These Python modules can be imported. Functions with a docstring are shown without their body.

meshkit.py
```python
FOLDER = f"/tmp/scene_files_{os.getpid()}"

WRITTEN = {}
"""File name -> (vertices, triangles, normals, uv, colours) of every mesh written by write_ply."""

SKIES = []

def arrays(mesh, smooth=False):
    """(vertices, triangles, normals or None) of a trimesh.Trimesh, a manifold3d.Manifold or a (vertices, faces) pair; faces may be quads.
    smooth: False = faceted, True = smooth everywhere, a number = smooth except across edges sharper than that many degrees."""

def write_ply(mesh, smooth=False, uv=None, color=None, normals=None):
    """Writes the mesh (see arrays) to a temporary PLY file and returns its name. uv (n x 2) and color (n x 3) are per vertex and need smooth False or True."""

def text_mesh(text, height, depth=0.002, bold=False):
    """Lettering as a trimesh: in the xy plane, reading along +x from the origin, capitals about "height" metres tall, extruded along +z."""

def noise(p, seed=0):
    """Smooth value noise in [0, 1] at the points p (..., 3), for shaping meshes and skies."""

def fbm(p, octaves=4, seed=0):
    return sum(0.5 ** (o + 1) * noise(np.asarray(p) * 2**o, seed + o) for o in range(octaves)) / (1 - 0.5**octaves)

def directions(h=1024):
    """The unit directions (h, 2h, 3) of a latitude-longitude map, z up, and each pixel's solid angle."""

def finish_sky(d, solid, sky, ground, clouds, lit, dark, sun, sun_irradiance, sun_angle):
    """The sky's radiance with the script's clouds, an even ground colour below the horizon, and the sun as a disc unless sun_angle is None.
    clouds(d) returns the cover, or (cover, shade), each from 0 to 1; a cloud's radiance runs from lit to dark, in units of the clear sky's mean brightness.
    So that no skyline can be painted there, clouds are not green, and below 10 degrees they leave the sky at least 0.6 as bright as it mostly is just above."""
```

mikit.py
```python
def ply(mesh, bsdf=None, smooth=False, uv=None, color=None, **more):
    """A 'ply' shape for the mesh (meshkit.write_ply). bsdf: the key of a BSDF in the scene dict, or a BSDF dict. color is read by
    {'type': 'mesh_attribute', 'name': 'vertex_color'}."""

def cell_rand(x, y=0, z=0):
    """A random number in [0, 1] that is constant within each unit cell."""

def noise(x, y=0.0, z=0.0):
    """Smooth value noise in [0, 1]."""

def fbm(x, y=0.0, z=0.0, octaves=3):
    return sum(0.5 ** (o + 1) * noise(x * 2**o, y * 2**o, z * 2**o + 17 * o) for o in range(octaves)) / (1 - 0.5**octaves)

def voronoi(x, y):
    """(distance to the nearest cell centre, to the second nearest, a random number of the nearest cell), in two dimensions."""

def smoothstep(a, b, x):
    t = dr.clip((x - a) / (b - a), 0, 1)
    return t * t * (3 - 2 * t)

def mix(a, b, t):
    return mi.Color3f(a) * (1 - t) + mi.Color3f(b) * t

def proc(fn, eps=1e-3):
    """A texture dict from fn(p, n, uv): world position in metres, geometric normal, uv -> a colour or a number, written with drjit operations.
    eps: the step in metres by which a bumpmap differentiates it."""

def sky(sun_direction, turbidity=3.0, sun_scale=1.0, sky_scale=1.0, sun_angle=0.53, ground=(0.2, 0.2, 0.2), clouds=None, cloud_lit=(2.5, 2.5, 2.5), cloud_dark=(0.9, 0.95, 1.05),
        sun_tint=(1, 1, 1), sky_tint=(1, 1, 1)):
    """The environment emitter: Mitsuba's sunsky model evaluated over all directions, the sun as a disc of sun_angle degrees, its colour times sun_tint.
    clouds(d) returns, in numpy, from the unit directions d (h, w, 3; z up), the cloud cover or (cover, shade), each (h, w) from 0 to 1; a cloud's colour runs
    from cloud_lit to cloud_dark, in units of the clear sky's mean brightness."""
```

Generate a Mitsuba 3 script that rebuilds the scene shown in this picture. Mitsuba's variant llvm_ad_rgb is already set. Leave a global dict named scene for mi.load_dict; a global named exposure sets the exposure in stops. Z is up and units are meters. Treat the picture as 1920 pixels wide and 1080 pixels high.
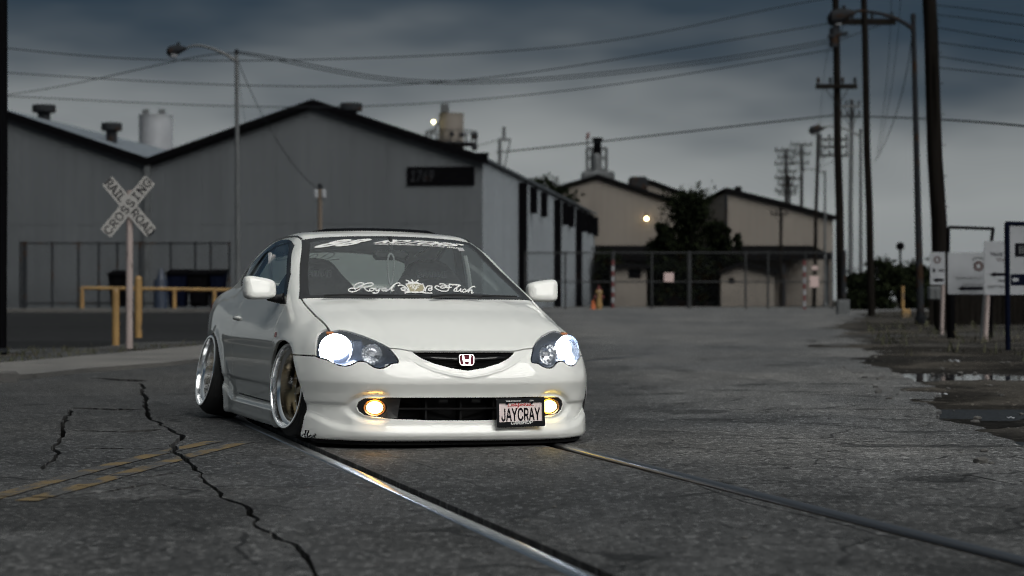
import math, random
import numpy as np, trimesh, shapely
import drjit as dr
import mitsuba as mi
import meshkit, mikit
from mikit import noise, fbm, voronoi, smoothstep, mix, proc, cell_rand
from scipy.interpolate import PchipInterpolator, CubicSpline
from shapely.geometry import Polygon, LineString, MultiPolygon, Point
from shapely import affinity
T = mi.ScalarTransform4f
scene, labels = {}, {}

# ---------------------------------------------------------------- camera, sky, exposure
EYE, FOC, HOR = .8136, 3933.0, 563.8            # eye height; focal length and horizon row in the 1920-wide picture
scene['camera'] = {'type': 'thinlens', 'fov': math.degrees(2 * math.atan(960 / FOC)), 'aperture_radius': .0122, 'focus_distance': 11.75,
                   'near_clip': .1, 'far_clip': 9000.0,
                   'to_world': T().look_at([0, 0, EYE], [0, 1, EYE + (HOR - 540) / FOC], [0, 0, 1])}
SUN = (.46, -.68, .74)                           # dusk glow high behind the camera's right shoulder, through cloud
def dusk_clouds(d):
    el = np.degrees(np.arcsin(np.clip(d[..., 2], -1, 1)))
    az = np.arctan2(d[..., 0], d[..., 1])
    q = np.stack([az * 5.0, el * .30, 0 * az + 3.0], -1)
    n = meshkit.fbm(q, 4, 5)
    q2 = np.stack([az * 13.0, el * .9, 0 * az + 9.0], -1)
    n2 = meshkit.fbm(q2, 4, 8)
    e = el + .35 + (n - .5) * 3.6 + (n2 - .5) * 1.5
    low = np.interp(e, [-2, 1.5, 3.4, 4.9, 6.0, 7.1, 8.2, 16, 24, 40, 60, 90], [.575, .57, .545, .61, .775, .905, .960, .955, .86, .66, .52, .46])
    return np.ones_like(el), low + (n2 - .5) * .06 - .02 * np.exp(-((e - 3.4) / .7) ** 2)
scene['sky'] = mikit.sky(SUN, turbidity=4, sun_scale=2.75, sky_scale=6.6, sun_angle=48, clouds=dusk_clouds, cloud_lit=(.965, 1.0, .965), cloud_dark=(.012, .042, .078),
                         ground=(.06, .06, .06), sun_tint=(.83, 1.0, 1.30))
exposure = 0.0

# ---------------------------------------------------------------- helpers
def bsdf(name, d, two=True):
    scene[name] = {'type': 'twosided', 'inner': d} if two else d
    return name
def rgb(*c):
    return {'type': 'rgb', 'value': [float(v) for v in (c if len(c) == 3 else (c[0],) * 3)]}
def pr(name, col, rough=.5, two=True, **k):
    return bsdf(name, {'type': 'principled', 'base_color': col if isinstance(col, dict) else rgb(*col), 'roughness': rough, **k}, two)
def df(name, col):
    return bsdf(name, {'type': 'diffuse', 'reflectance': col if isinstance(col, dict) else rgb(*col)})
def add(key, mesh, mat, smooth=False, **k):
    """One entry of the scene; a key that is taken gets the next three-digit number."""
    if key in scene or key in labels and '__' in key:
        i = 1
        while f'{key}_{i:03d}' in scene: i += 1
        key = f'{key}_{i:03d}'
    if isinstance(mesh, list): mesh = cat(mesh)
    scene[key] = mikit.ply(mesh, mat, smooth=smooth, **k)
    return key
def thing(key, label, category, group=None):
    if key in labels:
        i = 1
        while f'{key}_{i:03d}' in labels: i += 1
        key = f'{key}_{i:03d}'
    labels[key] = {'label': label, 'category': category}
    if group: labels[key]['group'] = group
    return key
def structure(key, mesh, mat, smooth=False, label=None):
    add(key, mesh, mat, smooth)
    labels[key] = {'kind': 'structure'}
    if label: labels[key]['label'] = label
def cat(ms):
    return trimesh.util.concatenate(ms)
def spot(px, py, d):
    """The point d metres ahead whose place in the survey photograph is (px, py)."""
    return np.array([(px - 960) / FOC * d, d, EYE + (HOR - py) / FOC * d])
def box(lo, hi, bevel=0.0):
    lo, hi = np.minimum(lo, hi).astype(float), np.maximum(lo, hi).astype(float)
    if not bevel:
        m = trimesh.creation.box(hi - lo); m.apply_translation((lo + hi) / 2); return m
    b = min(bevel, .49 * (hi - lo).min())
    pts = []
    for s in np.ndindex(2, 2, 2):
        c = np.where(s, hi, lo); sg = np.where(s, -1, 1) * b
        pts += [c + sg * np.array(v) for v in ((0, 1, 1), (1, 0, 1), (1, 1, 0))]
    return trimesh.convex.convex_hull(np.array(pts))
def tube(pts, r, sides=8, caps=True):
    p = np.asarray(pts, float); n = len(p)
    r = np.broadcast_to(np.asarray(r, float), (n,))
    t = np.gradient(p, axis=0); t /= np.linalg.norm(t, axis=1, keepdims=True)
    ref = np.array([0, 0, 1.]) if abs(t[0, 2]) < .9 else np.array([1., 0, 0])
    a = ref - t[0] * (ref @ t[0]); a /= np.linalg.norm(a)
    A = []
    for i in range(n):
        a = a - t[i] * (a @ t[i]); a /= np.linalg.norm(a); A.append(a.copy())
    A = np.array(A); B = np.cross(t, A)
    an = np.arange(sides) * 2 * np.pi / sides
    v = (p[:, None] + r[:, None, None] * (np.cos(an)[None, :, None] * A[:, None] + np.sin(an)[None, :, None] * B[:, None])).reshape(-1, 3)
    f = []
    for i in range(n - 1):
        for j in range(sides):
            k = (j + 1) % sides
            f += [[i * sides + j, i * sides + k, (i + 1) * sides + k], [i * sides + j, (i + 1) * sides + k, (i + 1) * sides + j]]
    if caps:
        v = np.vstack([v, p[0], p[-1]]); c0, c1 = len(v) - 2, len(v) - 1
        for j in range(sides):
            k = (j + 1) % sides
            f += [[c0, k, j], [c1, (n - 1) * sides + j, (n - 1) * sides + k]]
    return trimesh.Trimesh(v, f, process=False)
def lathe(prof, n=48, closed=False):
    """Revolve (r, h) pairs about z."""
    prof = np.asarray(prof, float); m = len(prof)
    an = np.arange(n) * 2 * np.pi / n
    v = np.stack([prof[:, 0][:, None] * np.cos(an), prof[:, 0][:, None] * np.sin(an), np.broadcast_to(prof[:, 1][:, None], (m, n))], -1).reshape(-1, 3)
    i, j = np.meshgrid(np.arange(m if closed else m - 1), np.arange(n), indexing='ij'); i2 = (i + 1) % m; k = (j + 1) % n
    q = np.stack([i * n + j, i2 * n + j, i2 * n + k, i * n + k], -1).reshape(-1, 4)      # profiles run from the top down
    return trimesh.Trimesh(v, np.vstack([q[:, [0, 1, 2]], q[:, [0, 2, 3]]]), process=False)
def flat(poly):
    """Triangulate a shapely polygon (or several) in its plane: (vertices n x 2, triangles)."""
    V, F, at = [], [], 0
    for g in getattr(poly, 'geoms', [poly]):
        if g.is_empty or g.area < 1e-9 or g.geom_type != 'Polygon': continue
        v, f = trimesh.creation.triangulate_polygon(g, engine='earcut')
        V.append(np.asarray(v)); F.append(np.asarray(f) + at); at += len(v)
    return np.vstack(V), np.vstack(F)
def slab(poly, depth):
    return cat([trimesh.creation.extrude_polygon(g, depth, engine='earcut') for g in getattr(poly, 'geoms', [poly]) if g.area > 1e-7 and g.geom_type == 'Polygon'])
def place(mesh, o, u, v, w=None):
    """Put a mesh drawn in (u, v, w) axes into the world."""
    u, v = np.array(u, float), np.array(v, float)
    w = np.cross(u, v) if w is None else np.array(w, float)
    m = np.eye(4); m[:3, 0], m[:3, 1], m[:3, 2], m[:3, 3] = u, v, w, o
    mesh = mesh.copy(); mesh.apply_transform(m); return mesh
def turned(mesh, deg, axis=(0, 0, 1), at=(0, 0, 0)):
    mesh = mesh.copy(); mesh.apply_transform(trimesh.transformations.rotation_matrix(math.radians(deg), axis, at)); return mesh
def moved(mesh, v):
    mesh = mesh.copy(); mesh.apply_translation(v); return mesh
def words(text, height, width=None, bold=False, depth=.004, slant=0.0):
    m = meshkit.text_mesh(text, height, depth, bold)
    if slant: m.vertices[:, 0] += slant * m.vertices[:, 1]
    w = np.ptp(m.vertices[:, 0])
    m.vertices[:, 0] -= m.vertices[:, 0].min()
    if width: m.vertices[:, 0] *= width / w
    return m
def ground_z(y):
    t = np.clip((np.asarray(y, float) - 30) / 75, 0, 1)
    return .42 * t * t * (3 - 2 * t)

# ---------------------------------------------------------------- materials
def asphalt_colour(p, n, uv):
    x, y = p.x, p.y
    grit = noise(x * 130, y * 130) * .55 + noise(x * 47, y * 47, 3) * .45
    blot = fbm(x * .55, y * .35, 1, 4)
    fine = fbm(x * 3.1, y * 1.7, 5, 3)
    far = smoothstep(24, 60, y)
    mid = noise(x * 21, y * 10, 2) * .6 + noise(x * 9, y * 4.5, 6) * .4
    base = .0285 + .030 * (blot - .5) + .027 * (fine - .5) + .003 * far
    base = base * (1 + 1.9 * (grit - .5) * (1 - .8 * far)) * (1 + .48 * (mid - .5) * (1 - far))
    stone = smoothstep(.70, .84, noise(x * 58, y * 40, 7)) * (1 - .9 * far)
    pit = smoothstep(.72, .84, noise(x * 44, y * 30, 12)) * (1 - far)
    base = (base + stone * .050) * (1 - .55 * pit)
    # older patch with a tar-dark face at the near left, and a paler worn lane on the right
    wob = (fbm(x * 2.2, y * 2.2, 8, 3) - .5) * .5
    patch = smoothstep(-.06, .10, -.95 - x + wob * .6) * smoothstep(-.04, .05, 8.62 - y + wob * .15) * smoothstep(-.05, .25, y - 7.35 + wob * .8)
    base = base * (1 - .52 * patch * (.6 + .4 * fine))
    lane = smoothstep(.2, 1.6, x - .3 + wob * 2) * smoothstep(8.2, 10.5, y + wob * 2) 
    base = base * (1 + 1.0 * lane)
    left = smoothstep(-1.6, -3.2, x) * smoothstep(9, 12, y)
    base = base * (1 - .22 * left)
    # fine map cracking and short dark streaks
    wx, wy = x + (fbm(x * 1.7, y * 1.7, 11, 3) - .5) * .7, y + (fbm(x * 1.7, y * 1.7, 19, 3) - .5) * .7
    a, b, c = voronoi(wx * .75, wy * 1.05)
    on = smoothstep(.42, .58, fbm(x * .33, y * .33, 23, 2))
    crack = (1 - smoothstep(.008, .03, b - a)) * on
    a2, b2, c2 = voronoi(wx * 2.3 + 5, wy * 3.1)
    on2 = smoothstep(.50, .64, fbm(x * .45 + 3, y * .6, 29, 3)) * smoothstep(1.0, 2.2, x)
    crack = dr.maximum(crack, (1 - smoothstep(.01, .045, b2 - a2)) * on2)
    streak = smoothstep(.63, .72, fbm(x * 1.5, y * 2.3, 37, 4)) * smoothstep(.5, 1.6, x) * (1 - far)
    base = base * (1 - .82 * dr.clip(crack * (1 - far), 0, 1)) * (1 - .6 * streak)
    return mix((.95, 1.0, 1.07), (1.03, 1.0, .96), blot) * base
def asphalt_relief(p, n, uv):
    return .0026 * noise(p.x * 95, p.y * 95) + .0016 * noise(p.x * 210, p.y * 210, 4) + .010 * fbm(p.x * 2.5, p.y * 2.5, 6, 2)
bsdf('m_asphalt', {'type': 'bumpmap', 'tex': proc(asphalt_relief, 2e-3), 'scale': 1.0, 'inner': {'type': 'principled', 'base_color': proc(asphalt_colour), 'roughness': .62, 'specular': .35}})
def dirt_colour(p, n, uv):
    x, y = p.x, p.y
    a = fbm(x * .8, y * .8, 2, 4); g = noise(x * 60, y * 60) * .5 + noise(x * 23, y * 23, 5) * .5
    v = (.009 + .019 * smoothstep(.35, .7, a)) * (.55 + .9 * g)
    v = v + .05 * smoothstep(.86, .93, noise(x * 38, y * 38, 9))
    wet = 1 - smoothstep(-.004, .012, p.z)
    v = v * (1 - .62 * wet * (1 - smoothstep(28, 34, y)))
    return mix((1.0, 1.0, 1.0), (1.12, .98, .80), fbm(x * .35, y * .35, 7, 2)) * v
bsdf('m_dirt', {'type': 'bumpmap', 'tex': proc(lambda p, n, uv: .012 * fbm(p.x * 22, p.y * 22, 1, 3), 3e-3), 'scale': 1.0,
                'inner': {'type': 'principled', 'base_color': proc(dirt_colour), 'roughness': .9, 'specular': .12}})
def concrete_colour(p, n, uv):
    g = fbm(p.x * 1.4, p.y * 1.4, p.z * 1.4, 4); s = noise(p.x * 70, p.y * 70, p.z * 70)
    v = (.060 + .05 * (g - .5)) * (.85 + .3 * s) * (1 - .5 * smoothstep(.6, .8, fbm(p.x * .9, p.y * .9, 4, 3)))
    return mix((1, 1, 1), (1.05, 1, .93), g) * v
pr('m_concrete', proc(concrete_colour), .85)
def street_colour(p, n, uv):
    g = fbm(p.x * .2, p.y * .5, 2, 3); s = noise(p.x * 40, p.y * 40)
    return mi.Color3f(.95, 1, 1.08) * ((.006 + .006 * g) * (.8 + .4 * s))
pr('m_street', proc(street_colour), .9, specular=.1)
def line_paint(p, n, uv):
    w = smoothstep(.42, .66, fbm(p.x * 9, p.y * 5, 3, 4) + .22 * (noise(p.x * 80, p.y * 80) - .5))
    g = .030 * (.6 + .8 * noise(p.x * 110, p.y * 110))
    return mix((g, g, g), (.075, .053, .023), w)
pr('m_line', proc(line_paint), .7)
def siding(base, tint, f):
    def fn(p, n, uv):
        u = p.x * .9925 - p.y * .122; s = p.x * .122 + p.y * .9925
        k = fbm(u * .35 + s * .2, p.z * .12, 4, 3); st = fbm(u * 5 + s * 5, p.z * .25, 9, 3)
        rnd = cell_rand(dr.floor(u / f), dr.floor(s / f), 3)
        v = base * (.82 + .22 * k + .15 * (st - .5) + .06 * (rnd - .5))
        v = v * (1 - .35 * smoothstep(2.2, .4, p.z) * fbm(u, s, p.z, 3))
        return mi.Color3f(*tint) * v
    return fn
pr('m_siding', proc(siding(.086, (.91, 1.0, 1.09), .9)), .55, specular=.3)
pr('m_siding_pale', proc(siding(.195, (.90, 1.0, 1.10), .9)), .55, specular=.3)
pr('m_cream', proc(siding(.14, (1.10, .98, .86), 1.2)), .7)
pr('m_roof', proc(lambda p, n, uv: mi.Color3f(.86, 1, 1.16) * (.105 + .05 * (fbm(p.x * .5, p.y * .08, 2, 3) - .5))), .45, specular=.4)
df('m_roof_dark', (.006, .006, .0065))
def wood_colour(p, n, uv):
    g = fbm(p.x * 16, p.y * 16, p.z * .8, 4); c = smoothstep(.62, .7, fbm(p.x * 22, p.y * 22, p.z * .5, 3))
    return mi.Color3f(1.12, 1.0, .9) * ((.006 + .006 * g) * (1 - .6 * c))
df('m_pole', proc(wood_colour))
def rust_steel(p, n, uv):
    r = smoothstep(.55, .7, fbm(p.x * 3, p.y * 3, p.z * 3, 4))
    return mix((.020, .022, .025), (.028, .018, .013), r)
df('m_steel_dark', proc(rust_steel))
pr('m_galv', proc(lambda p, n, uv: mi.Color3f(.92, 1, 1.06) * (.07 + .045 * (fbm(p.x * 2, p.y * 2, p.z * 2, 3) - .5))), .5)
df('m_galv_dark', proc(lambda p, n, uv: mi.Color3f(.95, 1, 1.05) * (.026 + .02 * fbm(p.x * 2, p.y * 2, p.z * 2, 3))))
df('m_black', (.0035, .0035, .0042))
df('m_wire', (.022, .025, .028))
def yellow_paint(p, n, uv):
    w = smoothstep(.60, .72, fbm(p.x * 7, p.y * 7, p.z * 4, 4)); d = fbm(p.x * 2, p.y * 2, p.z * 3, 3)
    return mix((.215, .13, .045), (.10, .07, .04), w) * (.7 + .55 * d)
pr('m_yellow', proc(yellow_paint), .55)
def white_post(p, n, uv):
    d = fbm(p.x * 5, p.y * 5, p.z * 2.5, 4); c = smoothstep(.66, .74, fbm(p.x * 14, p.y * 14, p.z * 5, 3))
    return mix((.27, .225, .215), (.11, .085, .08), dr.clip(c + .35 * d, 0, 1))
pr('m_white_post', proc(white_post), .65)
pr('m_sign_white', proc(lambda p, n, uv: mi.Color3f(.95, 1, 1.08) * (.235 + .08 * (fbm(p.x * 1.5, p.y * 2, p.z * 1.5, 3) - .5))), .55)
pr('m_board_white', proc(lambda p, n, uv: mi.Color3f(1.02, 1, .98) * (.25 + .09 * (fbm(p.x * 4, p.y * 4, p.z * 4, 4) - .5))), .5)
df('m_ink', (.006, .0065, .009))
df('m_navy', (.004, .0055, .013))
pr('m_red', (.09, .018, .018), .7)
pr('m_orange', (.35, .08, .02), .6)
bsdf('m_leaf', {'type': 'principledthin', 'base_color': proc(lambda p, n, uv: mix((.005, .007, .005), (.014, .018, .009), cell_rand(p.x * 3, p.y * 3, p.z * 3))), 'roughness': .7, 'diff_trans': .35}, False)
pr('m_grass', proc(lambda p, n, uv: mix((.04, .035, .018), (.03, .036, .014), noise(p.x * 6, p.y * 6))), .8)
bsdf('m_mud', {'type': 'principled', 'base_color': rgb(.006, .006, .0062), 'roughness': .42, 'specular': .3})
bsdf('m_water', {'type': 'principled', 'base_color': rgb(.008, .008, .009), 'roughness': .04, 'specular': .45}, True)
bsdf('m_rail_dull', {'type': 'principled', 'base_color': rgb(.05, .052, .058), 'metallic': .6, 'roughness': .28})
bsdf('m_rail', {'type': 'roughconductor', 'material': 'none', 'distribution': 'ggx', 'alpha': .055, 'specular_reflectance': proc(lambda p, n, uv: mi.Color3f(.98, 1, 1.03) * (.80 + .25 * (fbm(p.x * 30, p.y * 3, 1, 3) - .5)))})
pr('m_rail_side', proc(lambda p, n, uv: mix((.03, .022, .016), (.05, .032, .02), fbm(p.x * 9, p.y * 9, p.z * 30, 3))), .7)
def lamp(r, g, b):
    return {'type': 'area', 'radiance': rgb(r, g, b)}
# ================================================================ the setting
random.seed(11); RNG = np.random.default_rng(11)
_parts = set()
def sub(parent, name):
    """Number a part that has no mesh of its own (its pieces follow)."""
    k, i = f'{parent}__{name}', 0
    while k in _parts or k in scene:
        i += 1; k = f'{parent}__{name}_{i:03d}'
    _parts.add(k); return k
# rails: the two running lines, straight under the car, then bending away to the right
def rail_line(x0, y0):
    d = np.array([-.2475, .9689]); pts = [np.array([x0, y0]) + d * t for t in np.linspace(-6.5, 3.4, 12)]
    a = math.atan2(d[1], d[0]); p = pts[-1]
    for i in range(30):
        a -= math.radians(1.75 if i < 14 else .6); p = p + .62 * np.array([math.cos(a), math.sin(a)]); pts.append(p)
    return np.array(pts)
RAIL_L, RAIL_R = rail_line(-.87, 10.45), rail_line(.627, 10.45)
groove_l = LineString(RAIL_L + [.056, 0.0]).buffer(.036, cap_style='flat')
groove_r = LineString(RAIL_R - [.058, 0.0]).buffer(.042, cap_style='flat')
rail_l_poly = LineString(RAIL_L).buffer(.040, cap_style='flat'); rail_r_poly = LineString(RAIL_R).buffer(.040, cap_style='flat')
def crack(pts, w, seed):
    rg = np.random.default_rng(seed); pts = np.array(pts, float)
    L = np.concatenate([[0], np.cumsum(np.linalg.norm(np.diff(pts, axis=0), axis=1))]); n = max(6, int(L[-1] / .035))
    s = np.linspace(0, L[-1], n); p = np.stack([np.interp(s, L, pts[:, k]) for k in (0, 1)], 1)
    kn = max(4, n // 5); kx = np.linspace(0, n - 1, kn)
    jit = np.stack([np.interp(np.arange(n), kx, rg.normal(0, .010, kn)) for _ in (0, 1)], 1) + np.stack([np.interp(np.arange(n), np.linspace(0, n - 1, max(3, kn // 4)), rg.normal(0, .016, max(3, kn // 4))) for _ in (0, 1)], 1)
    p = p + jit * min(1, L[-1] / 1.5)
    ww = w * np.interp(np.arange(n), kx, .45 + 1.1 * rg.random(kn)) * (.8 + .4 * rg.random(n)) * np.minimum(1, np.minimum(np.arange(n) + .4, n - np.arange(n) - .6) / 4)
    ww = ww * np.interp(p[:, 1], [5, 9, 14, 20], [.48, .62, .9, 1.1])
    t = np.gradient(p, axis=0); t /= np.linalg.norm(t, axis=1, keepdims=True); m = np.stack([-t[:, 1], t[:, 0]], 1)
    poly = Polygon(np.vstack([p + m * ww[:, None] / 2, (p - m * ww[:, None] / 2)[::-1]])).buffer(0)
    return poly
cracks = [crack(p, w, i) for i, (p, w) in enumerate([
    ([(-3.64, 20.7), (-2.88, 16.5), (-2.47, 14.3), (-1.99, 12.6), (-1.79, 11.26), (-1.53, 10.12), (-1.33, 9.22), (-1.20, 8.72), (-1.03, 8.12), (-.86, 7.44), (-.754, 7.03), (-.651, 6.68), (-.56, 6.2), (-.5, 5.4)], .034),
    ([(-4.42, 22.1), (-4.0, 21.6), (-3.72, 21.1)], .16), ([(-3.37, 15.98), (-3.0, 15.7), (-2.75, 15.67)], .15),
    ([(-3.33, 15.8), (-2.85, 13.38), (-2.56, 11.8), (-2.25, 10.1)], .034), ([(-2.76, 13.16), (-2.4, 13.0), (-2.22, 13.26)], .11),
    ([(-2.45, 11.62), (-2.0, 11.5), (-1.87, 11.62)], .075), ([(-1.9, 9.75), (-1.7, 9.68), (-1.53, 10.02)], .05), ([(-1.84, 8.76), (-1.72, 8.95), (-1.60, 9.36)], .045),
    ([(-2.2, 8.70), (-1.7, 8.62), (-1.2, 8.72)], .035), ([(-1.55, 9.0), (-1.0, 9.1), (-.74, 9.21)], .022), ([(-1.9, 9.2), (-1.45, 8.95), (-1.25, 8.8)], .012),
    ([(.755, 13.2), (1.1, 13.0), (1.45, 13.0)], .020), ([(1.34, 10.95), (1.6, 10.8), (1.92, 10.84)], .024), ([(1.95, 10.2), (2.15, 9.7), (2.24, 9.2)], .024),
    ([(1.0, 11.3), (1.25, 11.2), (1.36, 10.98)], .014), ([(1.0, 14.4), (1.6, 14.0), (2.2, 13.9)], .018), ([(.9, 12.0), (1.15, 12.05), (1.3, 11.9)], .02),
    ([(1.5, 12.1), (1.9, 12.0), (2.4, 12.05)], .018), ([(.95, 15.6), (1.5, 15.5), (2.4, 15.2)], .018), ([(1.3, 9.3), (1.7, 9.0), (2.1, 9.05)], .013),
    ([(.42, 10.9), (.75, 9.5), (1.12, 8.0), (1.52, 6.4), (1.8, 5.3)], .013), ([(-.95, 12.0), (-.5, 10.6), (-.1, 9.0)], .006)])]
EDGE_R = ([3, 8.5, 10.1, 12.5, 15, 17, 20, 24, 33, 40, 50, 62, 75, 90], [2.5, 2.5, 2.55, 2.75, 2.85, 3.2, 3.7, 4.1, 5.0, 6.0, 7.5, 9.5, 12, 15])
yy_ = np.arange(3.2, 30.01, .12); er_ = np.interp(yy_, *EDGE_R) + .22 + .45 * (meshkit.fbm(np.stack([yy_ * .9, 0 * yy_, 0 * yy_ + 4], -1), 5, 3) - .5)
near_edge = Polygon([(-14, 30), (-12, 3.2)] + [(x, y) for x, y in zip(er_, yy_)])
holes = shapely.union_all([groove_l, groove_r, rail_l_poly, rail_r_poly] + cracks)
near_poly = near_edge.difference(holes)
near_poly = MultiPolygon([g for g in getattr(near_poly, 'geoms', [near_poly]) if g.area > .002])
tiles = []
for tx in np.arange(-14, 8, 2.0):
    for ty in np.arange(3, 31, 2.0):
        q_ = near_poly.intersection(shapely.box(tx, ty, tx + 2, ty + 2))
        for g_ in getattr(q_, 'geoms', [q_]):
            if g_.geom_type == 'Polygon' and g_.area > 1e-4: tiles.append(slab(g_.simplify(.0008), .11))
near = moved(cat(tiles), [0, 0, -.11])
ys = np.concatenate([[30, 33], np.arange(36, 130, 3.)]); xs = np.linspace(-14, 60, 20)
def sheet(xs, ys, zf):
    X, Y = np.meshgrid(xs, ys, indexing='ij'); Z = zf(X, Y); nx, ny = X.shape
    i, j = np.meshgrid(np.arange(nx - 1), np.arange(ny - 1), indexing='ij'); a = i * ny + j
    q = np.stack([a, a + ny, a + ny + 1, a + 1], -1).reshape(-1, 4)
    return trimesh.Trimesh(np.stack([X, Y, Z], -1).reshape(-1, 3), np.vstack([q[:, [0, 1, 2]], q[:, [0, 2, 3]]]), process=False)
far_lot = sheet(xs, ys, lambda x, y: ground_z(y))
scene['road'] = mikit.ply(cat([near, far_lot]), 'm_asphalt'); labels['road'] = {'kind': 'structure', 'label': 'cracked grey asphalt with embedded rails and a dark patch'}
gx = np.concatenate([[-3000, -800, -300], np.linspace(-120, 120, 25), [300, 800, 3000]]); gy = np.concatenate([np.linspace(-60, 0, 4), np.arange(3, 130, 3.), [160, 220, 400, 900, 2500, 6000]])
structure('ground', sheet(gx, gy, lambda x, y: ground_z(y) - np.where(y < 30, .105, np.where(y < 128, .06, .02))), 'm_dirt', 30)
# painted yellow double line, broken by the cracks
for pts in ([(-2.16, 8.4), (-2.05, 9.6), (-1.93, 10.75), (-1.72, 12.1)], [(-1.97, 8.5), (-1.85, 9.5), (-1.72, 10.7), (-1.52, 12.1)]):
    q = np.array(pts); s = np.linspace(0, 1, 24); u = np.linspace(0, 1, len(q))
    ln = np.stack([CubicSpline(u, q[:, k])(s) for k in (0, 1)], 1)
    poly = LineString(ln).buffer(.048, cap_style='flat').difference(shapely.union_all([c.buffer(.006) for c in cracks]))
    v, f = flat(poly)
    add('road__yellow_line', trimesh.Trimesh(np.c_[v, np.full(len(v), .004)], f, process=False), 'm_line')
# rails as real sections: head with rounded crown, web, foot
def rail_mesh(line):
    prof = np.array([(-.036, -.100), (-.036, -.010), (-.033, -.001), (-.024, .004), (0, .0065), (.024, .004), (.033, -.001), (.036, -.010), (.036, -.100)])
    t = np.gradient(line, axis=0); t /= np.linalg.norm(t, axis=1, keepdims=True); m = np.stack([t[:, 1], -t[:, 0]], 1)
    v = np.concatenate([line[:, None] + m[:, None] * prof[None, :, :1], np.broadcast_to(prof[None, :, 1:], (len(line), len(prof), 1))], 2)
    k = len(prof); i, j = np.meshgrid(np.arange(len(line) - 1), np.arange(k - 1), indexing='ij'); a = i * k + j
    q = np.stack([a, a + 1, a + k + 1, a + k], -1).reshape(-1, 4)
    f = np.vstack([q[:, [0, 1, 2]], q[:, [0, 2, 3]]])
    return v.reshape(-1, 3), f, np.tile(j.ravel(), 2)
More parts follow.
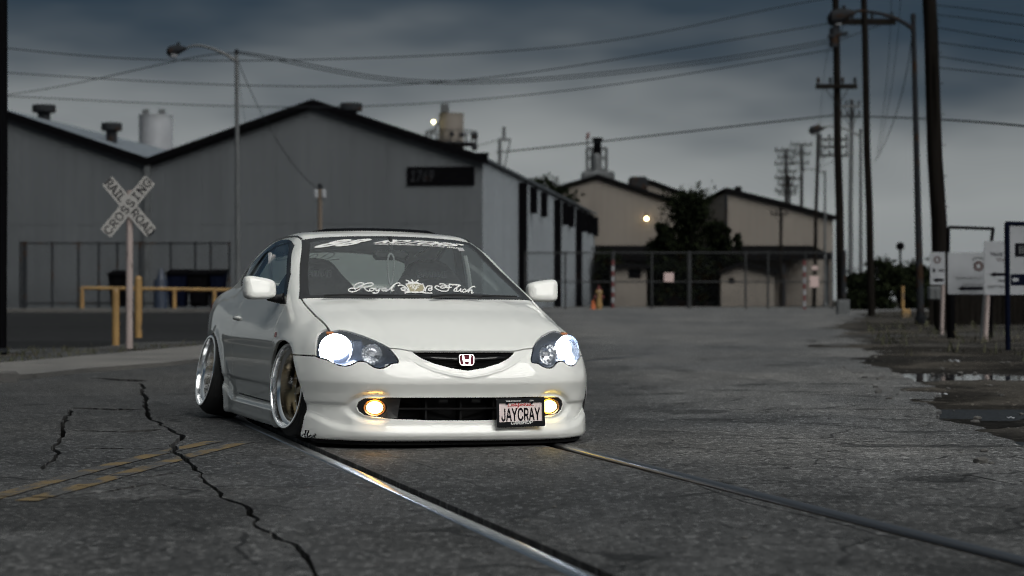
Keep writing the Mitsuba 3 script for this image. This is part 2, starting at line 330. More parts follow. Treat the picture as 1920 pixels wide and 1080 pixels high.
for nm, line, lab in (('rail', RAIL_L, 'left polished rail running from under the white car to the bottom of the picture'), ('rail_001', RAIL_R, 'right dull rail running from the car bumper to the lower right corner')):
    t = np.linspace(0, 1, 400); u = np.concatenate([[0], np.cumsum(np.linalg.norm(np.diff(line, axis=0), axis=1))]); u /= u[-1]
    ln = np.stack([np.interp(t, u, line[:, k]) for k in (0, 1)], 1)
    v, f, j = rail_mesh(ln)
    labels[nm] = {'label': lab, 'category': 'rail', 'group': 'rails set in the road'}
    head = (j >= 1) & (j <= 6)
    add(nm + '__head', trimesh.Trimesh(v, f[head], process=False), 'm_rail' if nm == 'rail' else 'm_rail_dull', 50)
    add(nm + '__web', trimesh.Trimesh(v, f[~head], process=False), 'm_rail_side')
# pavement strip, its kerb block, the verge with the crossing sign, the dark cross street beyond
side = np.array([(-9, 20.0), (-5.6, 21.0), (-5.0, 21.9), (-4.82, 23.7), (-4.3, 26.0), (-3.9, 30), (-3.6, 38), (-3.6, 46), (-5.1, 46), (-5.2, 38), (-5.6, 33), (-6.15, 27), (-6.6, 24.6), (-9, 22.6)])
structure('pavement', moved(slab(Polygon(side), .12), [0, 0, -.07]), 'm_concrete', label='pale concrete pavement strip curving behind the car')
for k, (a, b) in enumerate([((-9.0, 19.72), (-7.9, 20.0)), ((-7.86, 20.0), (-6.7, 20.4)), ((-6.66, 20.42), (-5.9, 20.72)), ((-5.6, 20.75), (-4.93, 20.95))]):
    a, b = np.array(a), np.array(b); d = b - a; L = np.linalg.norm(d); d /= L
    add('pavement__kerb_stone', place(box([0, 0, -.08], [L, .22, .11], .02), [*a, 0], [d[0], d[1], 0], [-d[1], d[0], 0], [0, 0, 1]), 'm_concrete')
def verge_left(x, y):
    return ground_z(y) - .02 + .07 * (meshkit.fbm(np.stack([x * .9, y * .9, 0 * x], -1), 4, 3) - .25)
vx = np.concatenate([[-30, -22], np.linspace(-16, -3.2, 60)]); vy = np.linspace(21.5, 45.5, 80)
def left_verge(x, y):
    z = verge_left(x, y); edge = np.interp(y, [20, 22.6, 24.6, 27, 33, 38, 46], [-9.2, -9.0, -6.6, -6.15, -5.6, -5.2, -5.1])
    street = np.interp(x, [-30, -9.5, -6.8, -5.2, -3], [29, 31.5, 36, 39.5, 44])
    z = np.where(x > edge + .05, -.16, z)
    return np.where(y > street + 1, np.minimum(z, ground_z(y) - .08), z)
structure('verge', sheet(vx, vy, left_verge), 'm_dirt', 40, 'dark dirt verge around the crossing sign')
st = sheet(np.linspace(-60, -2.2, 24), np.linspace(30, 84, 28), lambda x, y: ground_z(y) + .006 - np.where(y < np.interp(x, [-60, -30, -9.5, -6.8, -5.2, -2], [26, 28, 31.5, 36, 39.5, 46]), .3, 0))
structure('street', st, 'm_street', label='dark fresh asphalt street crossing behind the sign')
kb = Polygon([(-60, 84), (-1.5, 84), (-1.5, 88), (-60, 88)])
structure('far_pavement', moved(slab(kb, .3), [0, 0, float(ground_z(86)) - .17]), 'm_concrete', label='pale kerb and pavement on the far side of the street')
structure('kerb', moved(slab(Polygon([(-5.1, 46.5), (-2.2, 46.5), (-2.2, 46.8), (-5.1, 46.9)]), .2), [0, 0, .0]), 'm_concrete')
# right-hand dirt verge, dipping under standing water
def right_verge(x, y):
    e = np.interp(y, *EDGE_R); t = x - e
    n = meshkit.fbm(np.stack([x * 1.1, y * 1.1, 0 * x + 2], -1), 5, 6); n2 = meshkit.fbm(np.stack([x * 5.5, y * 3.0, 0 * x + 7], -1), 3, 9)
    z = -.030 + .10 * (n - .36) + .030 * (n2 - .5) + .035 * np.clip(t, 0, 1.2) + .03 * np.clip(t - 4, 0, 4)
    for cx, cy, rx, ry, dp in ((6.6, 22.9, 2.6, 1.6, .16), (3.5, 15.5, .85, .55, .10), (2.95, 11.55, .55, .55, .085), (4.6, 16.1, .9, .3, .04), (3.3, 13.6, .5, .2, .04)):
        z = z - dp * np.exp(-(((x - cx) / rx) ** 2 + ((y - cy) / ry) ** 2) ** 1.3)
    z = z + np.where(y > 29, np.minimum(0, t + .25 + .5 * (n - .5)) * .25, np.minimum(0, t - .02) * .35)
    return np.maximum(z, -.16) + ground_z(y)
vx = np.concatenate([np.arange(2.0, 8, .06), np.arange(8, 40, .5)]); vy = np.concatenate([np.arange(6, 26, .09), np.arange(26, 46, .3), np.arange(46, 88, 1.2)])
structure('dirt_verge', sheet(vx, vy, right_verge), 'm_dirt', 60, 'dark rutted dirt beside the road at the right')
structure('puddle', sheet(np.array([4.0, 10]), np.array([20.9, 25.2]), lambda x, y: 0 * x - .030), 'm_water', label='long narrow puddle mirroring posts and signs')
structure('puddle_001', sheet(np.array([2.55, 5.6]), np.array([14.6, 17.0]), lambda x, y: 0 * x - .022), 'm_mud', label='dark wet hollow at the edge of the road')
structure('puddle_002', sheet(np.array([2.2, 3.9]), np.array([10.7, 12.6]), lambda x, y: 0 * x - .020), 'm_mud', label='nearest dark wet streaks at the right edge')
# loose stones and scraps on the dirt and the road edge
def stone(r, rg):
    m = trimesh.creation.icosphere(1, 1.0); m.vertices *= (1 + .35 * (rg.random((len(m.vertices), 1)) - .5)) * np.array([1, .8 + .4 * rg.random(), .55]) * r
    return turned(m, rg.random() * 360)
st = []
for i in range(420):
    y = 8 + 32 * RNG.random() ** 1.4; e = np.interp(y, *EDGE_R); x = e - .25 + 4.5 * RNG.random() ** 1.5
    r = .008 + .03 * RNG.random() ** 4; z = float(right_verge(np.array([x]), np.array([y]))[0])
    st.append(moved(stone(r, RNG), [x, y, max(z, 0 if x < e else -.02) + r * .25]))
for i in range(160):
    x, y = RNG.uniform(-3.4, 2.6), RNG.uniform(6.5, 20); r = .004 + .008 * RNG.random() ** 3
    if near_poly.contains(Point(x, y)): st.append(moved(stone(r, RNG), [x, y, r * .3]))
scene['gravel'] = mikit.ply(cat(st), 'm_concrete'); labels['gravel'] = {'kind': 'stuff', 'label': 'loose stones and chips scattered over the dirt and road'}
def litter(x, y, s, a):
    z = float(right_verge(np.array([x]), np.array([y]))[0])
    g = sheet(np.linspace(-s, s, 6), np.linspace(-s * .6, s * .6, 5), lambda X, Y: .25 * s * np.sin(X / s * 3 + a) * np.cos(Y / s * 4) + .02)
    return moved(turned(g, a * 57), [x, y, max(z, -.02) + .01])
for x, y, s_, a, lab in ((3.62, 17.6, .035, .3, 'small white paper scrap on the dirt beyond the wet hollow'), (3.35, 14.1, .03, 2.0, 'pale paper scrap lying in the dark wet hollow'), (5.7, 27.0, .07, .7, 'pinkish scrap on the bank behind the long puddle')):
    k = thing('paper_scrap', lab, 'litter', 'paper scraps on the dirt'); add(k, litter(x, y, s_, a), 'm_sign_white', 40)
gr = []
for i in range(2600):
    y = 26 + 46 * RNG.random(); e = np.interp(y, *EDGE_R); x = e + .9 + (14) * RNG.random() ** 1.3
    if meshkit.fbm(np.array([[x * .5, y * .5, 1.]]), 3, 4)[0] < .47: continue
    z = float(right_verge(np.array([x]), np.array([y]))[0]); h = .06 + .16 * RNG.random(); a = RNG.random() * 6.3; w = .012 + .01 * RNG.random()
    c, s = math.cos(a), math.sin(a); lx, ly = RNG.normal(0, .4, 2) * h
    gr.append(trimesh.Trimesh([[x - c * w, y - s * w, z - .02], [x + c * w, y + s * w, z - .02], [x + lx * .5 + c * w * .6, y + ly * .5 + s * w * .6, z + h * .6], [x + lx, y + ly, z + h]], [[0, 1, 2], [0, 2, 3]], process=False))
for i in range(900):
    x, y = RNG.uniform(-10, -4.2), RNG.uniform(25, 40)
    if x > np.interp(y, [25, 27, 33, 38], [-6.7, -6.3, -5.7, -5.3]) or y > np.interp(x, [-10, -6.8, -5.2], [31, 36, 39]): continue
    z = float(verge_left(np.array([x]), np.array([y]))[0]); h = .04 + .10 * RNG.random(); a = RNG.random() * 6.3; w = .012
    c, s = math.cos(a), math.sin(a); lx, ly = RNG.normal(0, .5, 2) * h
    gr.append(trimesh.Trimesh([[x - c * w, y - s * w, z - .02], [x + c * w, y + s * w, z - .02], [x + lx * .5 + c * w * .6, y + ly * .5, z + h * .6], [x + lx, y + ly, z + h]], [[0, 1, 2], [0, 2, 3]], process=False))
scene['grass'] = mikit.ply(cat(gr), 'm_grass'); labels['grass'] = {'kind': 'stuff', 'label': 'thin dry grass on the dirt verges'}

# ================================================================ buildings and everything far behind the car
# grey warehouse: two gabled bays whose long axis runs 7 degrees to the right
CW = np.array([-1.4, 100.0]); AX, UX = np.array([.122, .9925]), np.array([-.9925, .122])
def wh(u, v, z):
    q = CW + UX * u + AX * v; return np.array([q[0], q[1], z])
GZ, EAVE, RIDGE, BAY, LONG = .40, 7.5, 10.25, 16.4, 64.0
B = thing('warehouse', 'grey two-gabled metal warehouse with black roof edges behind the white car', 'warehouse')
def top_at(u):
    t = abs((u % BAY) - BAY / 2) / (BAY / 2); return RIDGE - (RIDGE - EAVE) * t
def quad_prism(P0, P1, P2, P3, n, t):
    """A sheet P0..P3 (counter-clockwise seen from outside) with thickness t behind it."""
    a = np.array([P0, P1, P2, P3], float); b = a - np.array(n) * t
    return trimesh.convex.convex_hull(np.vstack([a, b]))
nf, ns = np.array([-AX[0], -AX[1], 0]), np.array([-UX[0], -UX[1], 0])
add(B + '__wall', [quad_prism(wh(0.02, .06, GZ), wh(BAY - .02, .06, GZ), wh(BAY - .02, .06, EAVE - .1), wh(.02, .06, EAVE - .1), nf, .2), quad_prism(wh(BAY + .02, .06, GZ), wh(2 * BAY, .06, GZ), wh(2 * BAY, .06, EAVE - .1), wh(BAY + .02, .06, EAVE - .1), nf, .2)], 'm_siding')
w = .92
u = 0.0; k = 0
while u < 2 * BAY - .05:                                            # the siding sheets of the front, each lapped a little over the next
    u1 = min(u + w, (math.floor(u / BAY + 1e-6) + 1) * BAY, (math.floor((u - BAY / 2) / BAY + 1e-6) + 1) * BAY + BAY / 2)
    p = .005 * (k % 2) + .002 * ((k * 7) % 3)
    a, b = wh(u + .002, -p, GZ - .2), wh(u1 - .002, -p, GZ - .2)
    mid = GZ + 4.1 + .0 * u
    for z0, z1a, z1b in ((GZ - .2, mid, mid), (mid + .015, top_at(u + 1e-4), top_at(u1 - 1e-4))):
        q = lambda uu, zz: wh(uu, -p - (.01 if z0 > 2 else 0), zz)
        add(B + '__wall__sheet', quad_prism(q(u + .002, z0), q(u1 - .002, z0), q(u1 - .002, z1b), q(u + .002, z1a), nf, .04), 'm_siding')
    u, k = u1, k + 1
v = 0.0; k = 0
S = B + '__side_wall'
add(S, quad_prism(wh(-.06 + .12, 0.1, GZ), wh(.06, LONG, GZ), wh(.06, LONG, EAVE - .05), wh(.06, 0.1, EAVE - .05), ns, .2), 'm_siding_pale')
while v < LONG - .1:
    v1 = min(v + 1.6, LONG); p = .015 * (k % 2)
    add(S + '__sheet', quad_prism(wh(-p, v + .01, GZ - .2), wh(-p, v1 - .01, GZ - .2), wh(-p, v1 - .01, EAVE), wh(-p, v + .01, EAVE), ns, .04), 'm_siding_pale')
    v, k = v1, k + 1
for vv in (14.6, 33.5, 48.5):
    add(B + '__pilaster', [place(box([-.42, -.35, GZ - .2], [-.03, .35, EAVE - .25]), [*CW, 0] + np.array([*(AX * vv), 0]), [*UX, 0], [*AX, 0], [0, 0, 1])], 'm_black')
for vv in (20.0, 25.5, 38.5, 43, 53, 58, 63):
    add(B + '__vent', place(box([-.40, -.22, EAVE - 1.7], [-.03, .22, EAVE - .2], .02), [*CW, 0] + np.array([*(AX * vv), 0]), [*UX, 0], [*AX, 0], [0, 0, 1]), 'm_black')
for bay in (0, 1):
    u0 = bay * BAY
    for s, (ua, ub, za, zb) in enumerate(((u0 - (.25 if bay == 0 else 0), u0 + BAY / 2, EAVE - (.08 if bay == 0 else 0), RIDGE), (u0 + BAY, u0 + BAY / 2, EAVE, RIDGE))):
        n = np.cross(wh(ub, 0, zb) - wh(ua, 0, za), wh(ua, 1, za) - wh(ua, 0, za)); n /= np.linalg.norm(n); n = n if n[2] > 0 else -n
        add(B + '__roof', quad_prism(wh(ua, -.05, za + .20), wh(ua, LONG, za + .20), wh(ub, LONG, zb + .20), wh(ub, -.05, zb + .20), n, .12), 'm_roof')
        P = [wh(ua, -.38, za - .12), wh(ub, -.38, zb - .12), wh(ub, -.38, zb + .25), wh(ua, -.38, za + .25)]
        add(B + '__fascia', quad_prism(*P, nf, .40), 'm_black')
add(B + '__downpipe', [place(box([BAY - .13, -.3, GZ], [BAY + .13, -.06, EAVE]), [*CW, 0], [*UX, 0], [*AX, 0], [0, 0, 1])], 'm_galv')
def roof_on(u): return top_at(u) + .22
def mush(u, v, r, h):
    c = wh(u, v, roof_on(u)); L = lathe([(0, h), (r * .55, h), (r, h * .86), (r, h * .58), (r * .6, h * .5), (r * .55, -.4), (0, -.4)], 20)
    return moved(L, c)
for (px, py, d, r, h, lab) in ((82, 201, 112, .62, 1.0, 'mushroom roof vent at the far left of the warehouse roof'), (209, 235, 110, .54, .9, 'smaller mushroom roof vent left of the pale roof tank'), (658, 198, 108, .58, 1.0, 'dark roof vent right of the warehouse ridge')):
    k = thing('roof_vent', lab, 'roof vent', 'roof vents on the warehouse')
    c = spot(px, py, d)
    add(k + '__cap', moved(lathe([(0, .14), (r * .96, .12), (r, .05), (r, -.24), (r * .92, -.28), (0, -.28)], 24), c), 'm_steel_dark', 35)
    add(k + '__neck', moved(lathe([(r * .55, -.27), (r * .5, -h - 1.5), (0, -h - 1.5)], 20), c), 'm_steel_dark', 35)
k = thing('roof_vent', 'low flat roof vent on the right slope of the warehouse roof', 'roof vent', 'roof vents on the warehouse')
add(k, [place(box([3.6, 11, 8.55], [5.3, 13.0, 9.25], .05), [*CW, 0], [*UX, 0], [*AX, 0], [0, 0, 1])], 'm_roof')
k = thing('roof_vent', 'small black box vent near the lower right corner of the warehouse roof', 'roof vent', 'roof vents on the warehouse')
c = spot(906, 296, 103); add(k, [moved(box([-.24, -.24, -.9], [.24, .24, .16], .04), c), moved(box([-.3, -.3, .16], [.3, .3, .24], .02), c)], 'm_black')
# the dark number board on the gable
k = thing('number_board', 'black board with the number 1769 high on the warehouse gable', 'sign')
u0, u1, z0, z1 = 3.64, .38, 6.33, 7.22
Q = wh(u0, -.12, z0 - .0); R3 = np.array([-UX[0], -UX[1], 0]); UP = np.array([0, 0, 1.])
add(k + '__panel', place(box([0, 0, -.08], [u0 - u1, z1 - z0, 0], .02), Q, R3, UP), 'm_black')
add(k + '__lettering', place(words('1769', .50, 1.15, True, .01, .18), Q + R3 * .16 + UP * .20 + nf * .001, R3, UP), 'm_steel_dark')

# pale tanks, tower, antenna
k = thing('roof_tank', 'pale round tank standing behind the left warehouse bay', 'tank')
c = spot(292, 575, 150); rt = .5 * 63 / FOC * 150; zt = spot(292, 216, 150)[2]; zb = 6.0
add(k + '__shell', moved(lathe([(0, zb), (rt, zb), (rt, zb + 5.3), (rt * 1.02, zb + 5.32), (rt * 1.02, zb + 5.5), (rt, zb + 5.52), (rt, zt - .15), (rt * 1.03, zt - .1), (rt * 1.03, zt), (0, zt + .18)], 40), [c[0], c[1], 0]), 'm_sign_white', 35)
add(k + '__support', moved(lathe([(0, 0), (rt * .9, 0), (rt * .9, zb), (0, zb)], 24), [c[0], c[1], 0]), 'm_galv', 35)
for a in (-.6, .55): add(k + '__hatch', moved(box([-.22, -.22, 0], [.22, .22, .35], .05), [c[0] + a, c[1] - rt * .6, zt + .02]), 'm_galv')
k = thing('silo_tower', 'concrete silo tower with a lamp and walkway above the warehouse roof', 'tower')
D = 205; c = spot(846, 575, D); rt = .5 * 47 / FOC * D; zt = spot(0, 213, D)[2]; zp = spot(0, 249, D)[2]
add(k + '__drum', moved(lathe([(0, 0), (rt, 0), (rt, zp), (rt * .98, zp), (rt * .98, zt - .2), (rt * 1.03, zt - .15), (rt * 1.03, zt), (0, zt + .1)], 40), [c[0], c[1], 0]), 'm_cream', 35)
add(k + '__cap', moved(box([-1.0, -rt, 0], [-.2, -rt + .8, .9], .1), [c[0], c[1], zt]), 'm_galv')
add(k + '__walkway', [moved(lathe([(rt, 0), (rt + 1.3, 0), (rt + 1.3, .18), (rt, .18)], 40, True), [c[0], c[1], zp - 1.2])], 'm_steel_dark', 35)
rl = []
for a in np.linspace(0, 2 * np.pi, 21)[:-1]:
    p = np.array([c[0] + (rt + 1.25) * math.cos(a), c[1] + (rt + 1.25) * math.sin(a), zp - 1.0]); rl.append(tube([p, p + [0, 0, 1.1]], .05, 5))
an = np.linspace(0, 2 * np.pi, 41); rl.append(tube(np.stack([c[0] + (rt + 1.25) * np.cos(an), c[1] + (rt + 1.25) * np.sin(an), 0 * an + zp + .1], 1), .05, 5))
add(k + '__railing', rl, 'm_steel_dark')
for dx, dz, s in ((-2.1, -1.0, .30), (-1.2, -.95, .22), (.1, -.3, .26), (1.1, -.35, .26), (2.3, -.5, .34), (2.3, -1.6, .30), (-3.2, -.7, .28)):
    add(k + '__equipment', moved(box([-s, -s, -s * .8], [s, s, s], .12), [c[0] + dx, c[1] - rt - .7, zp + dz]), 'm_steel_dark')
add(k + '__bracket', tube([c + [-rt, 0, zp + 1.0 - c[2]], spot(808, 256, D) + [0, -rt, 0], spot(808, 243, D) + [0, -rt, 0]], .10, 6), 'm_steel_dark')
lp = spot(813.5, 230.5, D) + [0, -rt, 0]
add(k + '__lamp', moved(trimesh.creation.icosphere(2, .17), lp), 'm_board_white', True, emitter=lamp(12, 10.6, 5.0))
k = thing('roof_mast', 'thin roof mast with a slanting brace behind the warehouse eave', 'antenna mast')
D = 150; add(k + '__pole', [tube([spot(937, 320, D), spot(937, 262, D)], .13, 8), tube([spot(945, 264, D), spot(945, 238, D)], .12, 8)], 'm_galv', 40)
add(k + '__brace', [tube([spot(946, 312, D), spot(957, 262, D)], .05, 6), tube([spot(934, 261, D), spot(958, 262, D)], .09, 6)], 'm_galv', 40)

# cream sheds on the right
def gable_shed(key, lab, pts, d0, d1, mat, roofw=.35):
    """A shed whose front outline is pts (photo columns and rows at distance d0), running back to d1."""
    k = thing(key, lab, 'shed')
    P = np.array([spot(px, py, d0) for px, py in pts]); zb = float(ground_z(d0)) - .3
    n = len(P)
    front = Polygon(np.vstack([[P[0][0], zb], P[:, [0, 2]], [P[-1][0], zb]]))
    m = slab(front, d1 - d0); m.vertices = m.vertices[:, [0, 2, 1]] * [1, 1, 1] + [0, d0, 0]; m.invert()
    add(k + '__wall', m, mat)
    for i in range(n - 1):
        a, b = P[i], P[i + 1]; t = (b - a) / np.linalg.norm(b - a); up = np.array([-t[2], 0, t[0]])
        if up[2] < .3: continue
        add(k + '__roof', quad_prism(a - t * .2 + up * .32 - [0, .35, 0], b + t * .2 + up * .32 - [0, .35, 0], b + t * .2 + up * .32 + [0, d1 - d0, 0], a - t * .2 + up * .32 + [0, d1 - d0, 0], up, .32), 'm_roof_dark')
    return k, P
K, _ = gable_shed('cream_shed', 'cream gabled shed with a wall lamp right of the grey warehouse', [(1050, 356), (1065, 350), (1121, 334), (1262, 380), (1262, 381)], 182, 235, 'm_cream')
D = 182 - .4
kk = add(K + '__wall_lamp__bracket', tube([spot(1212, 402, D) + [0, .4, 0], spot(1212, 400, D), spot(1212, 405, D)], .06, 6), 'm_steel_dark')
add(K + '__wall_lamp__bulb', moved(trimesh.creation.icosphere(2, .17), spot(1212, 410, D) - [0, .12, 0]), 'm_board_white', True, emitter=lamp(14, 10, 4.6))
K2, _ = gable_shed('cream_shed', 'long cream shed with a roof cowl behind the dark trees', [(1180, 352), (1196, 338), (1225, 345), (1362, 396)], 215, 260, 'm_cream')
c = spot(1197, 338, 214); add(K2 + '__cowl', [moved(box([-1.0, -1, -2.2], [.9, 1, .35], .2), c), moved(box([-1.9, -1, -1.2], [-.9, 1, -.7], .1), c)], 'm_steel_dark')
K3, _ = gable_shed('cream_shed', 'cream shed with a sloping parapet at the far right of the yard', [(1362, 360), (1364, 360), (1470, 386), (1562, 411)], 170, 210, 'm_cream')
c = spot(1384, 357, 171); add(K3 + '__roof_vent', moved(lathe([(0, .35), (.3, .3), (.33, -.9), (0, -.9)], 16), c), 'm_black', 35)
add(K3 + '__corner_trim', [tube([spot(1362, 362, 169.9), spot(1362, 440, 169.9)], .12, 6)], 'm_steel_dark')
# low dark lean-to roof in front of the cream sheds with bays under it
k = thing('lean_to', 'long low lean-to with a black roof in front of the cream sheds', 'shelter')
D = 158; a, b = spot(1122, 458, D), spot(1562, 458, D); zl = spot(0, 487, D)[2]
add(k + '__roof', [trimesh.convex.convex_hull(np.array([[a[0], D, zl], [b[0], D, zl], [a[0], D, zl + .35], [b[0], D, zl + .35], [a[0], 169, a[2] + .2], [b[0], 169, a[2] + .2], [a[0], 169, a[2] - .1], [b[0], 169, a[2] - .1]]))], 'm_roof_dark')
for px in (1130, 1226, 1325, 1400, 1470, 1552):
    q = spot(px, 575, D + .5); add(k + '__post', box([q[0] - .12, q[1] - .12, .2], [q[0] + .12, q[1] + .12, zl + .1]), 'm_steel_dark')
add(k + '__back_wall', box([a[0], 168.2, .2], [b[0], 168.6, a[2]]), 'm_cream')
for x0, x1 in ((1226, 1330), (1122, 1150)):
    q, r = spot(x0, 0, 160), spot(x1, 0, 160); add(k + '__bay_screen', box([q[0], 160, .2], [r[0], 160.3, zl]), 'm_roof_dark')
for i, (x0, x1, py, lab) in enumerate(((1352, 1452, 497, 'pale hut with a dark gabled roof under the lean-to'), (1150, 1212, 500, 'pale cabin with a dark window behind the striped post'))):
    k = thing('hut', lab, 'hut'); D = 150 - 6 * i
    q, r = spot(x0, py, D), spot(x1, py, D); zc = q[2]; m = (q[0] + r[0]) / 2; W = r[0] - q[0]; hh = .5 if i == 0 else .1
    m_ = slab(Polygon([(q[0], .2), (r[0], .2), (r[0], zc - hh), (m - .1 * W, zc), (q[0], zc - hh)]), 5); m_.vertices = m_.vertices[:, [0, 2, 1]] + [0, D, 0]; m_.invert()
    add(k + '__wall', m_, 'm_cream')
    for s in ((q[0] - .2, m - .1 * W), (r[0] + .35, m - .1 * W)):
        add(k + '__roof', trimesh.convex.convex_hull(np.array([[s[0], D - .5, zc - hh * 1.25], [s[1], D - .5, zc + .02], [s[0], D - .5, zc - hh * 1.25 + .22], [s[1], D - .5, zc + .24], [s[0], D + 5, zc - hh * 1.25], [s[1], D + 5, zc + .02], [s[0], D + 5, zc - hh * 1.25 + .22], [s[1], D + 5, zc + .24]])), 'm_roof_dark')
    wx = spot(1372 if i == 0 else 1190, 526 if i == 0 else 512, D)
    add(k + '__window', box([wx[0] - (.2 if i == 0 else .42), D - .05, wx[2] - (.2 if i == 0 else .35)], [wx[0] + (.2 if i == 0 else .42), D + .02, wx[2] + (.2 if i == 0 else .3)]), 'm_black')
# rooftop tower of the cream shed, with a red flag
k = thing('rooftop_tower', 'spindly grey rooftop tower with a chimney behind the cream shed', 'tower')
D = 190; tw = []
for px in (1101, 1110, 1126, 1137): tw.append(tube([spot(px, 352, D), spot(px, 276 if px in (1110, 1126) else 278, D)], .14, 6))
for py in (278, 296, 318, 335): tw.append(tube([spot(1100, py, D), spot(1138, py, D)], .13, 6)); 
for a, b in (((1101, 335), (1112, 318)), ((1126, 318), (1137, 335)), ((1110, 318), (1126, 296)), ((1110, 296), (1126, 278))): tw.append(tube([spot(*a, D), spot(*b, D)], .08, 5))
add(k + '__frame', tw, 'm_galv')
add(k + '__drum', moved(lathe([(0, .15), (.40, .1), (.46, -.2), (.46, -3.2), (0, -3.2)], 20), spot(1118, 290, D)), 'm_galv', 35)
add(k + '__chimney', moved(lathe([(0, -1.2), (.36, -1.2), (.36, .5), (.5, .55), (.5, .8), (0, .8)], 16), spot(1120, 275, D)), 'm_black', 35)
add(k + '__cabin', moved(box([-1.5, -1, -1.4], [1.5, 1, .4], .2), spot(1121, 330, D)), 'm_galv')
k = thing('pennant', 'small red marker on a thin mast above the rooftop tower', 'flag')
add(k + '__mast', tube([spot(1101, 300, 189), spot(1101, 252, 189)], .07, 6), 'm_galv')
P = [spot(1098, 261, 189), spot(1105, 259, 189), spot(1105.5, 248, 189), spot(1100, 250, 189)]
add(k + '__cloth', trimesh.convex.convex_hull(np.array([p + [0, s, 0] for p in P for s in (-.05, .05)])), 'm_red')

# trees: tapered trunk, limbs and a crown of leaf clumps
def tree(label, base, height, width, seed, n, leaf=.35, trunk=.22, low=.28, group='trees beyond the fence'):
    rg = np.random.default_rng(seed); k = thing('tree', label, 'tree', group); base = np.array(base, float)
    limbs, tips = [], []
    topz = height * .55
    limbs.append(tube([base - [0, 0, .3], base + [.1, 0, topz * .5], base + [.05, .1, topz]], [trunk, trunk * .8, trunk * .55], 8))
    for i in range(11):
        a = rg.random() * 6.28; z0 = height * rg.uniform(low, .55); r = width * rg.uniform(.25, .5); z1 = height * rg.uniform(low + .22 if low > .2 else low, .95)
        r *= 1.15 - .55 * max(0, z1 / height - .55) / .45
        s = base + [0, 0, z0]; e = base + [r * math.cos(a), r * math.sin(a), z1]
        limbs.append(tube([s, s * .45 + e * .55 + [0, 0, .12 * height * .3], e], [trunk * .5, trunk * .3, trunk * .1], 5)); tips.append(e)
    tips += [base + [rg.normal(0, .10) * width, rg.normal(0, .08) * width, height * q_] for q_ in np.linspace(max(low, .15), .9, 9)]
    tips += [base + [0, 0, height * .93], base + [width * .08, 0, height * .8]]
    V, F = [], []
    for e in tips:
        cr = width * rg.uniform(.14, .24); m = n // len(tips)
        c = e + rg.normal(0, 1, (m, 3)) * cr * [.85, .85, .7]
        d = rg.normal(0, 1, (m, 3)); d /= np.linalg.norm(d, axis=1, keepdims=True); f_ = rg.normal(0, 1, (m, 3)); s_ = np.cross(d, f_); s_ /= np.linalg.norm(s_, axis=1, keepdims=True)
        L = leaf * rg.uniform(.6, 1.3, (m, 1)); b = len(V) and sum(len(x) for x in V)
        q = np.stack([c - d * L * .5, c + s_ * L * .28, c + d * L * .5, c - s_ * L * .28], 1)
        V.append(q.reshape(-1, 3)); idx = np.arange(m) * 4 + b
        F.append(np.vstack([np.stack([idx, idx + 1, idx + 2], 1), np.stack([idx, idx + 2, idx + 3], 1)]))
    add(k + '__trunk', limbs, 'm_pole', 40)
    add(k + '__crown', trimesh.Trimesh(np.vstack(V), np.vstack(F), process=False), 'm_leaf')
def tree_px(label, px, top, d, wpx, seed, n, leaf=.4, **kw):
    q = spot(px, 0, d); z0 = float(ground_z(d)); h = spot(px, top, d)[2] - z0
    tree(label, [q[0], d, z0], h, wpx / FOC * d, seed, n, leaf, **kw)
tree_px('large dark tree beside the lamp of the cream shed', 1297, 367, 152, 84, 1, 7000, low=.06)
tree_px('dark tree left of the large one under the wall lamp', 1243, 418, 151, 42, 2, 4200, low=.06)
tree_px('small dark tree right of the large one', 1345, 412, 153, 40, 3, 2200, low=.06)
tree_px('narrow cypress-like tree against the right-hand cream shed', 1364, 421, 151, 14, 4, 500)
tree_px('slim leaning tree right of the cypress-like one', 1383, 432, 151, 16, 5, 450)
tree_px('tall feathery tree showing over the warehouse side wall', 1035, 338, 178, 78, 6, 1500, leaf=.55)
tree_px('feathery tree top just right of the warehouse gable', 1000, 328, 176, 40, 7, 700, leaf=.55)
tree_px('leafy tree top at the far end of the warehouse side wall', 1068, 362, 180, 46, 8, 800, leaf=.55)
tree_px('dark bush at the end of the warehouse side wall', 1135, 470, 150, 42, 9, 900)
for i, (px, top, w) in enumerate(((1612, 520, 50), (1655, 488, 46), (1690, 502, 40), (1722, 496, 44), (1752, 508, 46))):
    tree_px(['low dark bush just right of the tall dark wooden pole', 'bushy dark tree right of the tall wooden pole', 'dark tree behind the yellow marker post', 'dark tree left of the thick brown pole', 'dark tree behind the leftmost white sign'][i], px, top, 96 + 3 * i, w * 1.15, 20 + i, 1500, leaf=.3, low=.04)
for i, (px, top, w, d) in enumerate(((1800, 548, 70, 62), (1850, 545, 70, 64), (1905, 545, 80, 60))):
    tree_px(['dark hedge bush behind the middle white sign', 'dark hedge bush behind the truck sign', 'dark hedge bush at the right edge of the picture'][i], px, top, d, w * 1.3, 30 + i, 2200, leaf=.16, trunk=.08, low=.03)
